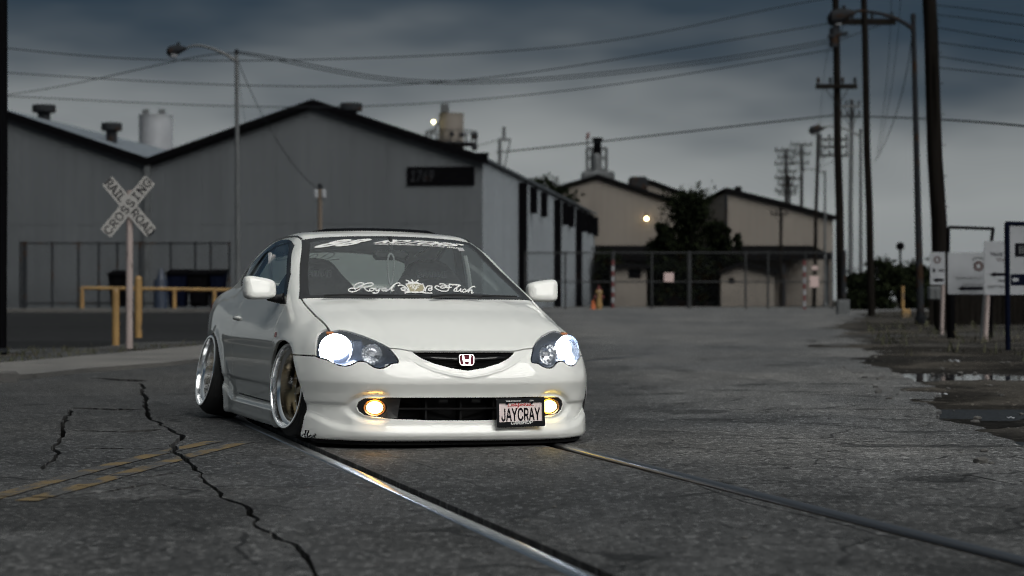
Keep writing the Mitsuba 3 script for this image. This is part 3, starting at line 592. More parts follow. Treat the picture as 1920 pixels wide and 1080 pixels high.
# ---------------------------------------------------------------- the car's outer skin as one implicit function
# car frame: x forward from the front axle, y to the car's left, z up from the ground (metres)
def pch(xs, ys):
    return PchipInterpolator(np.array(xs, float), np.array(ys, float), extrapolate=True)
def smax(a, b, r):
    h = np.maximum(r - np.abs(a - b), 0) / r
    return np.maximum(a, b) + h * h * r * 0.25
def smin(a, b, r):
    return -smax(-a, -b, r)
S_W = pch([-3.6, -3.45, -3.2, -2.9, -2.57, -2.1, -1.6, -.8, -.3, 0, .33, .6, .9], [.69, .72, .76, .785, .803, .826, .838, .846, .848, .85, .856, .86, .86])
S_SEC = pch([-.1, .04, .16, .30, .45, .55, .65, .75, .85, .95, 1.1], [.05, .035, .022, .008, .0, .0, .016, .050, .105, .18, .30])
S_HOOD = pch([-3.7, -3.45, -3.25, -2.8, -2.2, -1.6, -1.0, -.5, -.25, -.05, .2, .4, .6, .75, .85, .95, 1.1],
             [.78, .86, .90, .915, .885, .85, .815, .79, .795, .80, .745, .69, .61, .545, .495, .43, .30])
S_CROWN = pch([-3.7, -.6, -.3, 0, .5, .9], [.06, .06, .02, .05, .05, .03])
S_NOSE = pch([-.1, .03, .09, .14, .20, .28, .335, .350, .367, .45, .53, .62, .75], [.84, .862, .872, .866, .860, .872, .889, .8935, .892, .864, .832, .80, .76])
S_ROOF = pch([-3.8, -3.45, -3.25, -3.0, -2.6, -2.15, -1.7, -1.3, -1.02, -.84, -.45, -.03, .10, .25], [.66, .79, .89, .965, 1.085, 1.19, 1.245, 1.257, 1.232, 1.183, .995, .812, .752, .68])
S_GW = pch([-3.6, -3.2, -2.7, -2.1, -1.4, -.8, -.3, .0, .3], [.52, .60, .685, .745, .775, .78, .775, .765, .75])
S_TUM = pch([.6, .75, .85, 1.0, 1.15, 1.25, 1.4], [-.05, -.015, .02, .085, .16, .222, .33])
ARCH = ((0.0, .186, .382), (-2.575, .164, .385))
def F_body(x, y, z):
    ay = np.abs(y)
    side = ay - (S_W(x) - S_SEC(z) * (1 - .55 * np.clip((-1.2 - x) / 1.2, 0, 1) * (z > .5)))
    for ax, az, ar in ARCH:
        r = np.hypot((x - ax) * (np.where(x > ax, .80 if ax == 0 else .88, 1)), z - az)
        side = side - .020 * np.exp(-((r - ar - .004) / .045) ** 2)
    # shoulder crease along the flank
    top = (z - (S_HOOD(x) - S_CROWN(x) * y * y - np.clip(x + .35, 0, .5) * 2.6 * np.maximum(ay - .58, 0) ** 2)) * .93
    # two raised lines on the hood running from the windscreen corners to the lamps
    top = top - .007 * np.exp(-((ay - (.50 - .16 * np.clip(x, -.2, .9))) / .06) ** 2) * (x > -.15) * np.clip((x + .15) / .2, 0, 1)
    front = x - (S_NOSE(z) - .83 * ay ** 4.4 - .012 * ay)
    rear = (-3.47 + .06 * (z - .5) ** 2 + .28 * ay ** 3) - x
    bot = .045 - z
    d = smax(side, top, .17)
    d = smax(d, front, .085)
    d = smax(d, rear, .12)
    return smax(d, bot, .02)
def F_house(x, y, z):
    ay = np.abs(y)
    fr = np.clip((x + 1.25) / .35, 0, 1)
    xs = x + .30 * ay * ay * fr * fr * (3 - 2 * fr) - .25 * ay * ay * np.clip((-1.6 - x) / .8, 0, 1)
    cr = .10 * np.clip((-.8 - x) / .4, 0, 1)
    top = (z - S_ROOF(xs) + cr * ay * ay) * .90
    side = (ay - (S_GW(x) - S_TUM(z))) * .92
    d = smax(top, side, .085)
    return smax(d, .55 - z, .02)
def F_car(x, y, z):
    return smin(F_body(x, y, z), F_house(x, y, z), .045)
def grad(F, p, e=6e-4):
    g = np.empty_like(p)
    for k in range(3):
        d = np.zeros(3); d[k] = e
        a, b = p + d, p - d
        g[:, k] = (F(*a.T) - F(*b.T)) / (2 * e)
    return g
def project(F, p, n=4, off=0.0):
    p = p.copy()
    for _ in range(n):
        g = grad(F, p)
        f = F(*p.T) - off
        p -= np.clip(f / np.maximum((g * g).sum(1), .05), -.03, .03)[:, None] * g
    return p
def normals(F, p):
    g = grad(F, p)
    return g / np.maximum(np.linalg.norm(g, axis=1, keepdims=True), 1e-9)
def surface_net(F, lo, hi, h):
    n = np.ceil((np.array(hi) - lo) / h).astype(int) + 1
    ax = [lo[k] + h * np.arange(n[k]) for k in range(3)]
    V = np.empty(n)
    for i, x in enumerate(ax[0]):
        Y, Z = np.meshgrid(ax[1], ax[2], indexing='ij')
        V[i] = F(np.full_like(Y, x), Y, Z)
    S = V < 0
    c = S[:-1, :-1, :-1].astype(np.int8)
    tot = sum(S[a:n[0] - 1 + a, b:n[1] - 1 + b, d:n[2] - 1 + d].astype(np.int8) for a in (0, 1) for b in (0, 1) for d in (0, 1))
    act = (tot > 0) & (tot < 8)
    idx = np.full(act.shape, -1); ijk = np.argwhere(act); idx[act] = np.arange(len(ijk))
    acc = np.zeros((len(ijk), 3)); cnt = np.zeros(len(ijk))
    corners = [(a, b, d) for a in (0, 1) for b in (0, 1) for d in (0, 1)]
    for k in range(3):
        for c0 in corners:
            if c0[k]: continue
            c1 = list(c0); c1[k] = 1
            va = V[tuple((ijk + c0).T)]; vb = V[tuple((ijk + c1).T)]
            m = (va < 0) != (vb < 0)
            t = np.where(m, va / np.where(m, va - vb, 1), 0)
            q = ijk + np.array(c0) + t[:, None] * (np.array(c1) - c0)
            acc[m] += q[m]; cnt[m] += 1
    P = np.array(lo) + h * acc / cnt[:, None]
    quads = []
    for k in range(3):
        u, v = [(1, 2), (2, 0), (0, 1)][k]
        A = np.moveaxis(S, k, 0)
        m = np.moveaxis(A[:-1] != A[1:], 0, k)
        e = np.argwhere(m)
        ok = (e[:, u] > 0) & (e[:, v] > 0) & (e[:, u] < n[u] - 1) & (e[:, v] < n[v] - 1)
        e = e[ok]
        def cell(du, dv):
            q = e.copy(); q[:, u] -= du; q[:, v] -= dv
            return idx[tuple(q.T)]
        q = np.stack([cell(1, 1), cell(0, 1), cell(0, 0), cell(1, 0)], 1)
        inside = S[tuple(e.T)]
        q[~inside] = q[~inside][:, ::-1]
        quads.append(q)
    q = np.vstack(quads)
    q = q[(q >= 0).all(1)]
    return P, np.vstack([q[:, [0, 1, 2]], q[:, [0, 2, 3]]])
def clip(P, T, s, F=None, off=0.0):
    """Keep the part of the triangles where the vertex values s are negative; crossings are interpolated."""
    s = np.where(np.abs(s) < 1e-7, -1e-7, s)
    ins = s[T] < 0
    k = ins.sum(1)
    keep = [T[k == 3]]
    E, newP = {}, []
    base = len(P)
    part = T[(k == 1) | (k == 2)]
    pins = s[part] < 0; pk = pins.sum(1)
    one = part[pk == 1]; o = np.argmax(pins[pk == 1], 1)
    two = part[pk == 2]; t_ = np.argmin(pins[pk == 2], 1)
    r = np.arange
    a1, b1, c1 = one[r(len(one)), o], one[r(len(one)), (o + 1) % 3], one[r(len(one)), (o + 2) % 3]
    a2, b2, c2 = two[r(len(two)), t_], two[r(len(two)), (t_ + 1) % 3], two[r(len(two)), (t_ + 2) % 3]
    edges = np.vstack([np.stack([a1, b1], 1), np.stack([a1, c1], 1), np.stack([b2, a2], 1), np.stack([c2, a2], 1)])
    if len(edges):
        key = np.sort(edges, 1)
        u, inv = np.unique(key, axis=0, return_inverse=True)
        inv = inv.ravel()
        t = s[u[:, 0]] / (s[u[:, 0]] - s[u[:, 1]])
        Q = P[u[:, 0]] + t[:, None] * (P[u[:, 1]] - P[u[:, 0]])
        if F is not None:
            Q = project(F, Q, 2, off)
        i = inv + base
        n1, n2 = len(one), len(two)
        e1, e2, e3, e4 = i[:n1], i[n1:2 * n1], i[2 * n1:2 * n1 + n2], i[2 * n1 + n2:]
        keep += [np.stack([a1, e1, e2], 1), np.stack([e3, b2, c2], 1), np.stack([e3, c2, e4], 1)]
        P = np.vstack([P, Q])
    T = np.vstack(keep)
    T = T[(T[:, 0] != T[:, 1]) & (T[:, 1] != T[:, 2]) & (T[:, 0] != T[:, 2])]
    used = np.unique(T)
    m = np.full(len(P), -1); m[used] = np.arange(len(used))
    return P[used], m[T]
def refine(P, T, near, F, off=0.0):
    """Split triangles whose vertices are marked near into four (neighbours are split to match), new points put on the surface."""
    mark = near[T].any(1)
    e = np.sort(np.vstack([T[:, [0, 1]], T[:, [1, 2]], T[:, [2, 0]]]), 1)
    u, inv = np.unique(e, axis=0, return_inverse=True)
    inv = inv.ravel().reshape(3, -1).T
    split = np.zeros(len(u), bool); split[inv[mark].ravel()] = True
    mid = np.full(len(u), -1); mid[split] = len(P) + np.arange(split.sum())
    Q = project(F, .5 * (P[u[split, 0]] + P[u[split, 1]]), 2, off)
    P = np.vstack([P, Q]); M = mid[inv]; c = (M >= 0).sum(1); out = [T[c == 0]]
    t, m = T[c == 3], M[c == 3]
    out += [np.stack([t[:, 0], m[:, 0], m[:, 2]], 1), np.stack([m[:, 0], t[:, 1], m[:, 1]], 1), np.stack([m[:, 2], m[:, 1], t[:, 2]], 1), m]
    for k in range(3):
        a, b, d = k, (k + 1) % 3, (k + 2) % 3
        w = (c == 1) & (M[:, a] >= 0)
        t, m = T[w], M[w]
        out += [np.stack([t[:, a], m[:, a], t[:, d]], 1), np.stack([m[:, a], t[:, b], t[:, d]], 1)]
        w = (c == 2) & (M[:, a] < 0)
        t, m = T[w], M[w]
        out += [np.stack([m[:, b], t[:, d], m[:, d]], 1), np.stack([t[:, a], t[:, b], m[:, b]], 1), np.stack([t[:, a], m[:, b], m[:, d]], 1)]
    return P, np.vstack(out)
# ================================================================ the white coupe
def car_matrix():
    yaw, roll, pitch = .31, .0086, .0016
    c, s = math.cos(yaw), math.sin(yaw)
    F = np.array([s, -c, 0]); L = np.array([c, s, 0]); U = np.array([0, 0, 1.])
    L2 = L * math.cos(roll) - U * math.sin(roll); U2 = U * math.cos(roll) + L * math.sin(roll)
    F2 = F * math.cos(pitch) - U2 * math.sin(pitch); U3 = U2 * math.cos(pitch) + F * math.sin(pitch)
    m = np.eye(4); m[:3, 0], m[:3, 1], m[:3, 2], m[:3, 3] = F2, L2, U3, (-.5152, 12.428, .012)
    return m
CAR = T(car_matrix())
bsdf('c_paint', {'type': 'plastic', 'diffuse_reflectance': rgb(.825, .83, .815), 'int_ior': 1.52, 'nonlinear': True})
pr('c_trim', (.012, .012, .013), .35, specular=.5)
pr('c_gloss_black', (.006, .006, .007), .08, specular=.5)
pr('c_dark', (.0035, .0035, .004), .8, specular=.2)
pr('c_rubber', (.012, .012, .012), .75)
pr('c_inside', (.012, .0115, .013), .8)
pr('c_seat', proc(lambda p, n, uv: mi.Color3f(1.15, .92, 1.0) * (.009 + .008 * noise(p.x * 90, p.y * 90, p.z * 90))), .85)
pr('c_housing', (.032, .045, .075), .3, specular=.5, metallic=.3)
bsdf('c_chrome', {'type': 'roughconductor', 'material': 'none', 'alpha': .045, 'specular_reflectance': rgb(.86, .87, .88)})
bsdf('c_bronze', {'type': 'principled', 'base_color': rgb(.36, .26, .13), 'metallic': .9, 'roughness': .24})
bsdf('c_copper', {'type': 'principled', 'base_color': rgb(.75, .38, .18), 'metallic': .9, 'roughness': .25})
bsdf('c_glass', {'type': 'thindielectric', 'int_ior': 1.62, 'specular_transmittance': rgb(.84, .90, .88)}, False)
bsdf('c_glass_rear', {'type': 'blendbsdf', 'weight': .38, 'clear': {'type': 'thindielectric', 'int_ior': 1.5, 'specular_transmittance': rgb(.8, .85, .83)}, 'dust': {'type': 'principledthin', 'base_color': rgb(.62, .70, .67), 'roughness': .6, 'diff_trans': 1.2}}, False)
bsdf('c_glass_dark', {'type': 'thindielectric', 'int_ior': 1.5, 'specular_transmittance': rgb(.45, .48, .48)}, False)
bsdf('c_lens', {'type': 'blendbsdf', 'weight': .075, 'clear': {'type': 'thindielectric', 'int_ior': 1.46, 'specular_transmittance': rgb(.96, .98, 1.0)}, 'haze': {'type': 'principledthin', 'base_color': rgb(.80, .88, 1.0), 'roughness': .5, 'diff_trans': 1.6}}, False)
pr('c_decal', (.62, .62, .61), .5)
pr('c_decal_gold', (.28, .25, .16), .5)
pr('c_decal_grey', (.30, .30, .31), .6)
pr('c_plate', (.62, .53, .52), .45)
pr('c_plate_red', (.38, .03, .03), .5)
pr('c_badge_red', (.10, .003, .016), .4, specular=.1)
bsdf('c_badge_chrome', {'type': 'principled', 'base_color': rgb(.85, .82, .82), 'metallic': .55, 'roughness': .2})
pr('c_amber', (.45, .16, .05), .25, specular=.5)
pr('c_marker', (.20, .012, .008), .3)
C = thing('car', 'white lowered two-door coupe with lit headlights and fog lights parked across the rails', 'car')
def cadd(key, mesh, mat, N=None, smooth=False, **k):
    """A part of the car, in the car's own axes; N are exact normals."""
    k0, i = f'{C}__{key}', 0
    kk = k0
    while kk in scene: i += 1; kk = f'{k0}_{i:03d}'
    if isinstance(mesh, list): mesh = cat(mesh)
    if N is None:
        scene[kk] = mikit.ply(mesh, mat, smooth=smooth, to_world=CAR, **k)
    else:
        scene[kk] = {'type': 'ply', 'filename': meshkit.write_ply(mesh, False, normals=N), 'face_normals': False, 'to_world': CAR, 'bsdf': {'type': 'ref', 'id': mat}, **k}
    return kk[len(C) + 2:]
def sd_poly(q, poly):
    """Signed distance of the 2-D points q to a closed polygon, negative inside."""
    a = np.asarray(poly, float); b = np.roll(a, -1, 0); e = b - a
    best = np.full(len(q), 1e9); ins = np.zeros(len(q), bool)
    for i in range(len(a)):
        w = q - a[i]; t = np.clip((w @ e[i]) / max(e[i] @ e[i], 1e-12), 0, 1)
        dd = w - t[:, None] * e[i]; best = np.minimum(best, (dd * dd).sum(1))
        c = (a[i, 1] > q[:, 1]) != (b[i, 1] > q[:, 1])
        xx = a[i, 0] + (q[:, 1] - a[i, 1]) / (e[i, 1] if abs(e[i, 1]) > 1e-12 else 1e-12) * e[i, 0]
        ins ^= c & (q[:, 0] < xx)
    return np.where(ins, -1, 1) * np.sqrt(best)
HL = [(.782, .484), (.780, .515), (.765, .578), (.737, .618), (.690, .638), (.642, .637), (.596, .625), (.533, .602), (.476, .577), (.441, .556), (.423, .540), (.398, .500), (.384, .473), (.388, .460), (.426, .456),
      (.445, .441), (.470, .431), (.492, .428), (.515, .433), (.535, .446), (.552, .462), (.575, .467), (.600, .465), (.617, .453), (.645, .440), (.675, .438), (.705, .448), (.728, .468)]
HOODP = [(.787, -.02), (.785, .15), (.780, .31), (.757, .415), (.735, .432), (.719, .441), (.656, .476), (.578, .533), (.519, .596), (.485, .642), (.476, .688), (.292, .694), (.03, .708), (-.181, .714), (-.105, .52), (-.045, .34), (-.022, .15), (-.018, -.02)]
GRILLE = [(-.02, .523), (.15, .5255), (.306, .527), (.285, .506), (.251, .482), (.186, .454), (.095, .430), (.0, .4155), (-.02, .4155)]
MOUTH = [(-.02, .268), (.30, .268), (.43, .269), (.515, .270), (.565, .262), (.592, .243), (.601, .218), (.592, .190), (.565, .168), (.513, .156), (.38, .150), (.2, .143), (-.02, .140)]
WS0 = [(-.02, .8185), (.10, .818), (.34, .8105), (.52, .808), (.716, .805), (.684, .870), (.652, .945), (.618, 1.02), (.570, 1.12), (.540, 1.178), (.435, 1.194), (.25, 1.206), (.0, 1.211), (-.02, 1.211)]
WS_IN0 = [(-.02, .838), (.10, .837), (.34, .832), (.52, .830), (.645, .828), (.632, .870), (.600, .945), (.566, 1.02), (.520, 1.12), (.497, 1.160), (.42, 1.176), (.25, 1.188), (.0, 1.194), (-.02, 1.194)]
SIDEW = [(-.29, .775), (-.59, .96), (-.93, 1.142), (-1.06, 1.172), (-1.22, 1.187), (-1.48, 1.190), (-1.67, 1.180), (-1.9, 1.125), (-2.18, 1.05), (-2.44, .972), (-2.40, .930), (-2.24, .896), (-2.0, .880), (-1.2, .825), (-.45, .775)]
WS = [(y + (.012 if y > .4 else 0), z) for y, z in WS0]; WS_IN = [(y + (.016 if y > .4 else 0), z) for y, z in WS_IN0]
DOORW = [(-.40, .797), (-.66, .965), (-.97, 1.122), (-1.09, 1.152), (-1.24, 1.164), (-1.38, 1.166), (-1.66, .875), (-1.2, .845)]
QUARTW = [(-1.52, 1.165), (-1.66, 1.156), (-1.88, 1.105), (-2.15, 1.032), (-2.36, .972), (-2.34, .940), (-2.22, .917), (-2.0, .902), (-1.82, .892)]
DOOR = [(-.385, .18), (-.355, .30), (-.335, .55), (-.325, .69), (-.30, .775), (-.59, .96), (-1.2, .90), (-1.73, .90), (-1.79, .62), (-1.79, .34), (-1.765, .24), (-1.70, .185)]
def chaikin(p, keep=(0,)):
    p = np.array(p, float)
    for _ in range(2):
        n = len(p); q, kk = [], []
        for i in range(n):
            a, b, c = p[i - 1], p[i], p[(i + 1) % n]
            if i in keep: kk.append(len(q)); q.append(b)
            else: q += [b * .75 + a * .25, b * .75 + c * .25]
        p, keep = np.array(q), kk
    return [tuple(v) for v in p]
HL = chaikin(HL, (0, 13))
REARW = [(-2.34, -.02), (-2.36, .35), (-2.45, .52), (-2.60, .56), (-2.95, .585), (-3.08, .52), (-3.14, .30), (-3.16, -.02)]
# detail of the lower body: a step along the doors, the stepped bumper corners
F_body0 = F_body
def F_body(x, y, z):
    ay = np.abs(y)
    d = F_body0(x, y, z)
    sg = lambda v: 1 / (1 + np.exp(-np.clip(v, -30, 30)))
    door = sg((x + 2.25) / .03) * sg((-.34 - x) / .03)
    d = d + .010 * door * sg((.287 - z) / .005) * sg((z - .06) / .02)
    corner = sg((ay - .640) / .012) * sg((x - .30) / .02)
    d = d + .016 * corner * sg((.229 - z) / .005) * sg((z - .06) / .02)
    # scooped edge round the fog lamp opening
    q = np.maximum(np.hypot((ay - .50) / 1.0, (z - .213) / .55), 0)
    d = d + .020 * np.exp(-((q - .125) / .030) ** 2) * (ay > .43) * (x > .6) * np.clip((ay - .43) / .06, 0, 1)
    # raised rim under the grille
    m = (x > .70) & (ay < .42) & (z > .33) & (z < .56)
    if np.any(m):
        v = np.zeros(d.shape); q = sd_poly(np.stack([ay[m], z[m]], 1), GRILLE)
        v[m] = .0045 * np.exp(-((q - .037) / .007) ** 2) 
        v[m] *= np.clip((.505 - z[m]) / .05, 0, 1)
        d = d - v
    return d
HM, TRIS = surface_net(F_car, (-3.62, -.027, -.02), (1.0, .925, 1.32), .0125)
HM = project(F_car, HM, 4)
def near_any(P):
    x, y, z = P.T
    m = np.zeros(len(P), bool); fr = x > .15
    yz, xz, xy = np.stack([y, z], 1), np.stack([x, z], 1), np.stack([x, y], 1)
    for q, poly, ok in ((yz, HL, fr), (yz, GRILLE, fr), (yz, MOUTH, fr), (xy, HOODP, (x > -.3) & (z > .4)), (yz, WS, (x > -1.1) & (x < .1)), (yz, WS_IN, (x > -1.1) & (x < .1)), (xz, SIDEW, z > .7), (xz, DOORW, z > .7), (xz, QUARTW, z > .7), (xz, DOOR, z < 1)):
        i = np.where(ok)[0]; m[i] |= np.abs(sd_poly(q[i], poly)) < .016
    for ax, az, ar in ARCH: m |= np.abs(np.hypot((x - ax) * np.where(x > ax, (.80 if ax == 0 else .88), 1), z - az) - ar) < .03
    m |= (np.abs(z - .489) < .014) & (x > .1) & (x < .62)
    i = np.where((x > .7) & (y < .42) & (z > .34))[0]; m[i] |= np.abs(sd_poly(yz[i], GRILLE) - .037) < .022
    m |= (np.abs(z - .287) < .02) & (y > .7); m |= (x > .3) & (z < .30)
    return m
HM, TRIS = clip(HM, TRIS, -HM[:, 1] + 0.0, None)
HM[np.abs(HM[:, 1]) < 1e-6, 1] = 0
HM, TRIS = refine(HM, TRIS, near_any(HM), F_car)
HM, TRIS = refine(HM, TRIS, near_any(HM) & (HM[:, 0] > -.5), F_car)
HM[np.abs(HM[:, 1]) < 1e-4, 1] = 0
X_, Y_, Z_ = HM.T
YZ, XZ, XY = np.stack([Y_, Z_], 1), np.stack([X_, Z_], 1), np.stack([X_, Y_], 1)
def lim(s, *conds):                                                  # the region also has to satisfy the conditions (negative = inside)
    for c in conds: s = np.maximum(s, c)
    return s
s_hl = lim(sd_poly(YZ, HL), .2 - X_)
s_hood = lim(sd_poly(XY, HOODP), .40 - Z_, np.where(X_ > .1, -1, .6 - Z_))
s_gr = lim(sd_poly(YZ, GRILLE), .3 - X_)
s_mouth = lim(sd_poly(YZ, MOUTH), .3 - X_)
s_ws = lim(sd_poly(YZ, WS), -1.15 - X_, X_ - .2)
s_wsi = lim(sd_poly(YZ, WS_IN), -1.15 - X_, X_ - .2)
s_side = lim(sd_poly(XZ, SIDEW), .45 - Y_)
s_dw = lim(sd_poly(XZ, DOORW), .45 - Y_)
s_qw = lim(sd_poly(XZ, QUARTW), .45 - Y_)
s_door = lim(sd_poly(XZ, DOOR), .5 - Y_)
s_rw = lim(sd_poly(XY, REARW), .8 - Z_)
s_arch = np.minimum(*[np.where(Y_ > .3, np.hypot((X_ - ax) * np.where(X_ > ax, (.80 if ax == 0 else .88), 1), Z_ - az) - ar, 1.) for ax, az, ar in ARCH])
zb_line = .489
s_bump = lim(-s_hood, .05 - X_, np.minimum(Z_ - zb_line, Y_ - .47), -s_hl)
g = .0042
OUT = dict(
    hood=s_hood + g,
    front_bumper=lim(s_bump + g, -s_gr, -s_mouth, -s_arch, np.where(X_ > .05, -1, 1)),
    front_fender=lim(-s_hood + g, -s_hl + g, -s_bump + g, -s_arch, -s_door + g, -.385 - X_ , -s_ws, -s_side, .3 - Y_, np.where((X_ < -.2) & (Z_ > .83), Z_ - .83, -1)),
    door=lim(s_door + g, -s_side),
    windscreen_seal=lim(s_ws + .001, -s_wsi, -s_hood),
    windscreen=s_wsi,
    window_surround=lim(s_side + .0015, -s_dw, -s_qw),
    door_glass=s_dw, quarter_glass=s_qw, rear_glass=s_rw + .006,
    lens=s_hl + .0035)
s_any = np.full(len(HM), 1.)
for k_ in ('hood', 'front_bumper', 'front_fender', 'door'): s_any = np.minimum(s_any, OUT[k_])
OUT['body_shell'] = lim(-(s_bump - g), -s_hood + g, -s_hl, -s_arch, -s_door + g, -s_ws, -s_side, -s_rw,
                        np.where(X_ > -.2, X_ + .385, np.where(Z_ < .83, X_ + .385, -1)))
def half(name):
    s = OUT[name]
    P, F = clip(HM, TRIS, s, F_car)
    return P, F, normals(F_car, P)
def edges_of(F):
    e = np.vstack([F[:, [0, 1]], F[:, [1, 2]], F[:, [2, 0]]]); k = np.sort(e, 1)
    u, inv, c = np.unique(k, axis=0, return_inverse=True, return_counts=True)
    return e[c[inv.ravel()] == 1]
def skirt(P, F, N, depth, inw=None):
    """A rim turned inwards along the open edges (not on the car's middle plane)."""
    e = edges_of(F); e = e[~((np.abs(P[e[:, 0], 1]) < 2e-4) & (np.abs(P[e[:, 1], 1]) < 2e-4))]
    d = -N * depth if inw is None else np.broadcast_to(np.array(inw) * depth, N.shape)
    a, b = P[e[:, 0]], P[e[:, 1]]; a2, b2 = a + d[e[:, 0]], b + d[e[:, 1]]
    V = np.concatenate([a, b, b2, a2]); m = len(e); i = np.arange(m)
    Fs = np.vstack([np.stack([i, i + 3 * m, i + 2 * m], 1), np.stack([i, i + 2 * m, i + m], 1)])
    fn = np.cross(b - a, a2 - a); fn /= np.maximum(np.linalg.norm(fn, axis=1, keepdims=True), 1e-12)
    return V, Fs, np.tile(-fn, (4, 1))
def join(parts):
    V, F, N, at = [], [], [], 0
    for p, f, n in parts: V.append(p); F.append(f + at); N.append(n); at += len(p)
    return np.vstack(V), np.vstack(F), np.vstack(N)
def mirror(p, f, n):
    return p * [1, -1, 1], f[:, ::-1], n * [1, -1, 1]
def panel(name, mat, depth=.012, both=True, split=False, inw=None):
    P, F, N = half(name)
    if len(F) == 0: return
    parts = [(P, F, N)] + ([skirt(P, F, N, depth, inw)] if depth else [])
    R = join(parts)
    if split:
        for r in (mirror(*R), R): cadd(name, (r[0], r[1]), mat, r[2])
    else:
        r = join([R, mirror(*R)]); cadd(name, (r[0], r[1]), mat, r[2])
panel('hood', 'c_paint', .014); panel('front_bumper', 'c_paint', .030); panel('front_fender', 'c_paint', .018, split=True)
panel('door', 'c_paint', .014, split=True); panel('body_shell', 'c_paint', .018)
panel('windscreen_seal', 'c_trim', .010); panel('windscreen', 'c_glass', 0); panel('window_surround', 'c_gloss_black', .010, split=True)
panel('door_glass', 'c_glass', 0, split=True); panel('quarter_glass', 'c_glass_dark', 0, split=True); panel('rear_glass', 'c_glass_rear', 0)
# inner skin behind gaps and openings
def inner(off, h, cond):
    Fo = lambda x, y, z: F_body(x, y, z) + off
    P, F = surface_net(Fo, (-3.6, -.92, -.02), (1.0, .92, 1.0), h)
    for c in cond: P, F = clip(P, F, c(*P.T))
    return P, F
archcut = lambda ax, az, ar: (lambda x, y, z: np.where(np.abs(y) > .45, ar + .02 - np.hypot((x - ax) * np.where(x > ax, (.80 if ax == 0 else .88), 1), z - az), -1))
front_open = lambda x, y, z: np.minimum(np.minimum(np.minimum(-np.minimum(sd_poly(np.stack([np.abs(y), z], 1), HL), np.minimum(sd_poly(np.stack([np.abs(y), z], 1), GRILLE), sd_poly(np.stack([np.abs(y), z], 1), MOUTH))), 9), 9), x - .2 + 0 * x) - .0
def keep_front(x, y, z):
    q = np.stack([np.abs(y), z], 1)
    o = np.minimum(sd_poly(q, HL), np.minimum(sd_poly(q, GRILLE), sd_poly(q, MOUTH)))
    return np.where(x > .2, -o + .008, -1)
cab = lambda x, y, z: np.where((x < -.45) & (x > -2.75) & (np.abs(y) < .70) & (z > .5), 1., -1.)
P, F = inner(.022, .028, [archcut(*ARCH[0]), archcut(*ARCH[1]), keep_front, cab])
cadd('inner_skin', (P, F), 'c_dark', smooth=40)
for ax, az, ar in ARCH:
    for s in (-1, 1):
        a = np.linspace(-.35, np.pi + .35, 32); r = ar + .012
        ring = np.stack([ax + r * np.cos(a), np.zeros_like(a), az + r * np.sin(a)], 1)
        v = np.vstack([ring + [0, s * (.775 if ax == 0 else .735), 0], ring + [0, s * .42, 0]]); n = len(a); i = np.arange(n - 1)
        f = np.vstack([np.stack([i, i + 1, i + n + 1], 1), np.stack([i, i + n + 1, i + n], 1)])
        c = len(v); v = np.vstack([v, [[ax, s * .42, az]]]); f = np.vstack([f, np.stack([i + n, i + n + 1, 0 * i + c], 1)])
        cadd('wheel_arch_liner', trimesh.Trimesh(v, f, process=False), 'c_dark')
cadd('floor_pan', [box([-3.3, -.62, .07], [.55, .62, .10]), box([-2.15, -.78, .06], [-.42, .78, .09])], 'c_dark')

# ---- lips and skirts: the same skin moved outwards
def offset_part(name, off, region, mat='c_paint', h=.011, lo=(-2.4, -.027, -.02), hi=(1.0, .925, .33), split=False, depth=.02):
    Fo = lambda x, y, z: F_body(x, y, z) - off(x, y, z)
    P, F = surface_net(Fo, lo, hi, h); P = project(Fo, P, 4)
    P, F = clip(P, F, -P[:, 1]); P[np.abs(P[:, 1]) < 1e-6, 1] = 0
    P, F = refine(P, F, np.abs(region(*P.T)) < .02, Fo)
    P[np.abs(P[:, 1]) < 1e-4, 1] = 0
    P, F = clip(P, F, region(*P.T), Fo); N = normals(Fo, P)
    R = join([(P, F, N), skirt(P, F, N, depth)])
    if split:
        for r in (mirror(*R), R): cadd(name, (r[0], r[1]), mat, r[2])
    else:
        r = join([R, mirror(*R)]); cadd(name, (r[0], r[1]), mat, r[2])
LIPT = pch([0, .3, .5, .60, .66, .72, .77, .82, .9], [.116, .116, .118, .121, .127, .142, .168, .188, .192])
def lip_off(x, y, z):
    t = np.clip((LIPT(np.abs(y)) - z) / .05, 0, 1); return .006 + .020 * t * t * (3 - 2 * t) - .010 * np.clip((.055 - z) / .03, 0, 1)
offset_part('front_lip', lip_off, lambda x, y, z: np.maximum(np.maximum(z - LIPT(np.abs(y)), np.maximum(.30 - x, .386 - np.hypot(x * .80, z - .186))), .020 - z), lo=(.3, -.027, -.02), hi=(1.0, .925, .26))
SKT = pch([-2.4, -2.22, -2.12, -2.0, -1.85, -1.2, -.3], [.262, .255, .23, .182, .163, .163, .168])
def skirt_off(x, y, z):
    t = np.clip((SKT(x) - z) / .035, 0, 1); return .004 + .016 * t * t * (3 - 2 * t) - .012 * np.clip((.07 - z) / .04, 0, 1)
offset_part('side_skirt', skirt_off, lambda x, y, z: np.maximum(np.maximum(np.maximum(z - SKT(x), .5 - np.abs(y)), np.maximum(x + .375, -2.205 - x)), .022 - z), split=True)
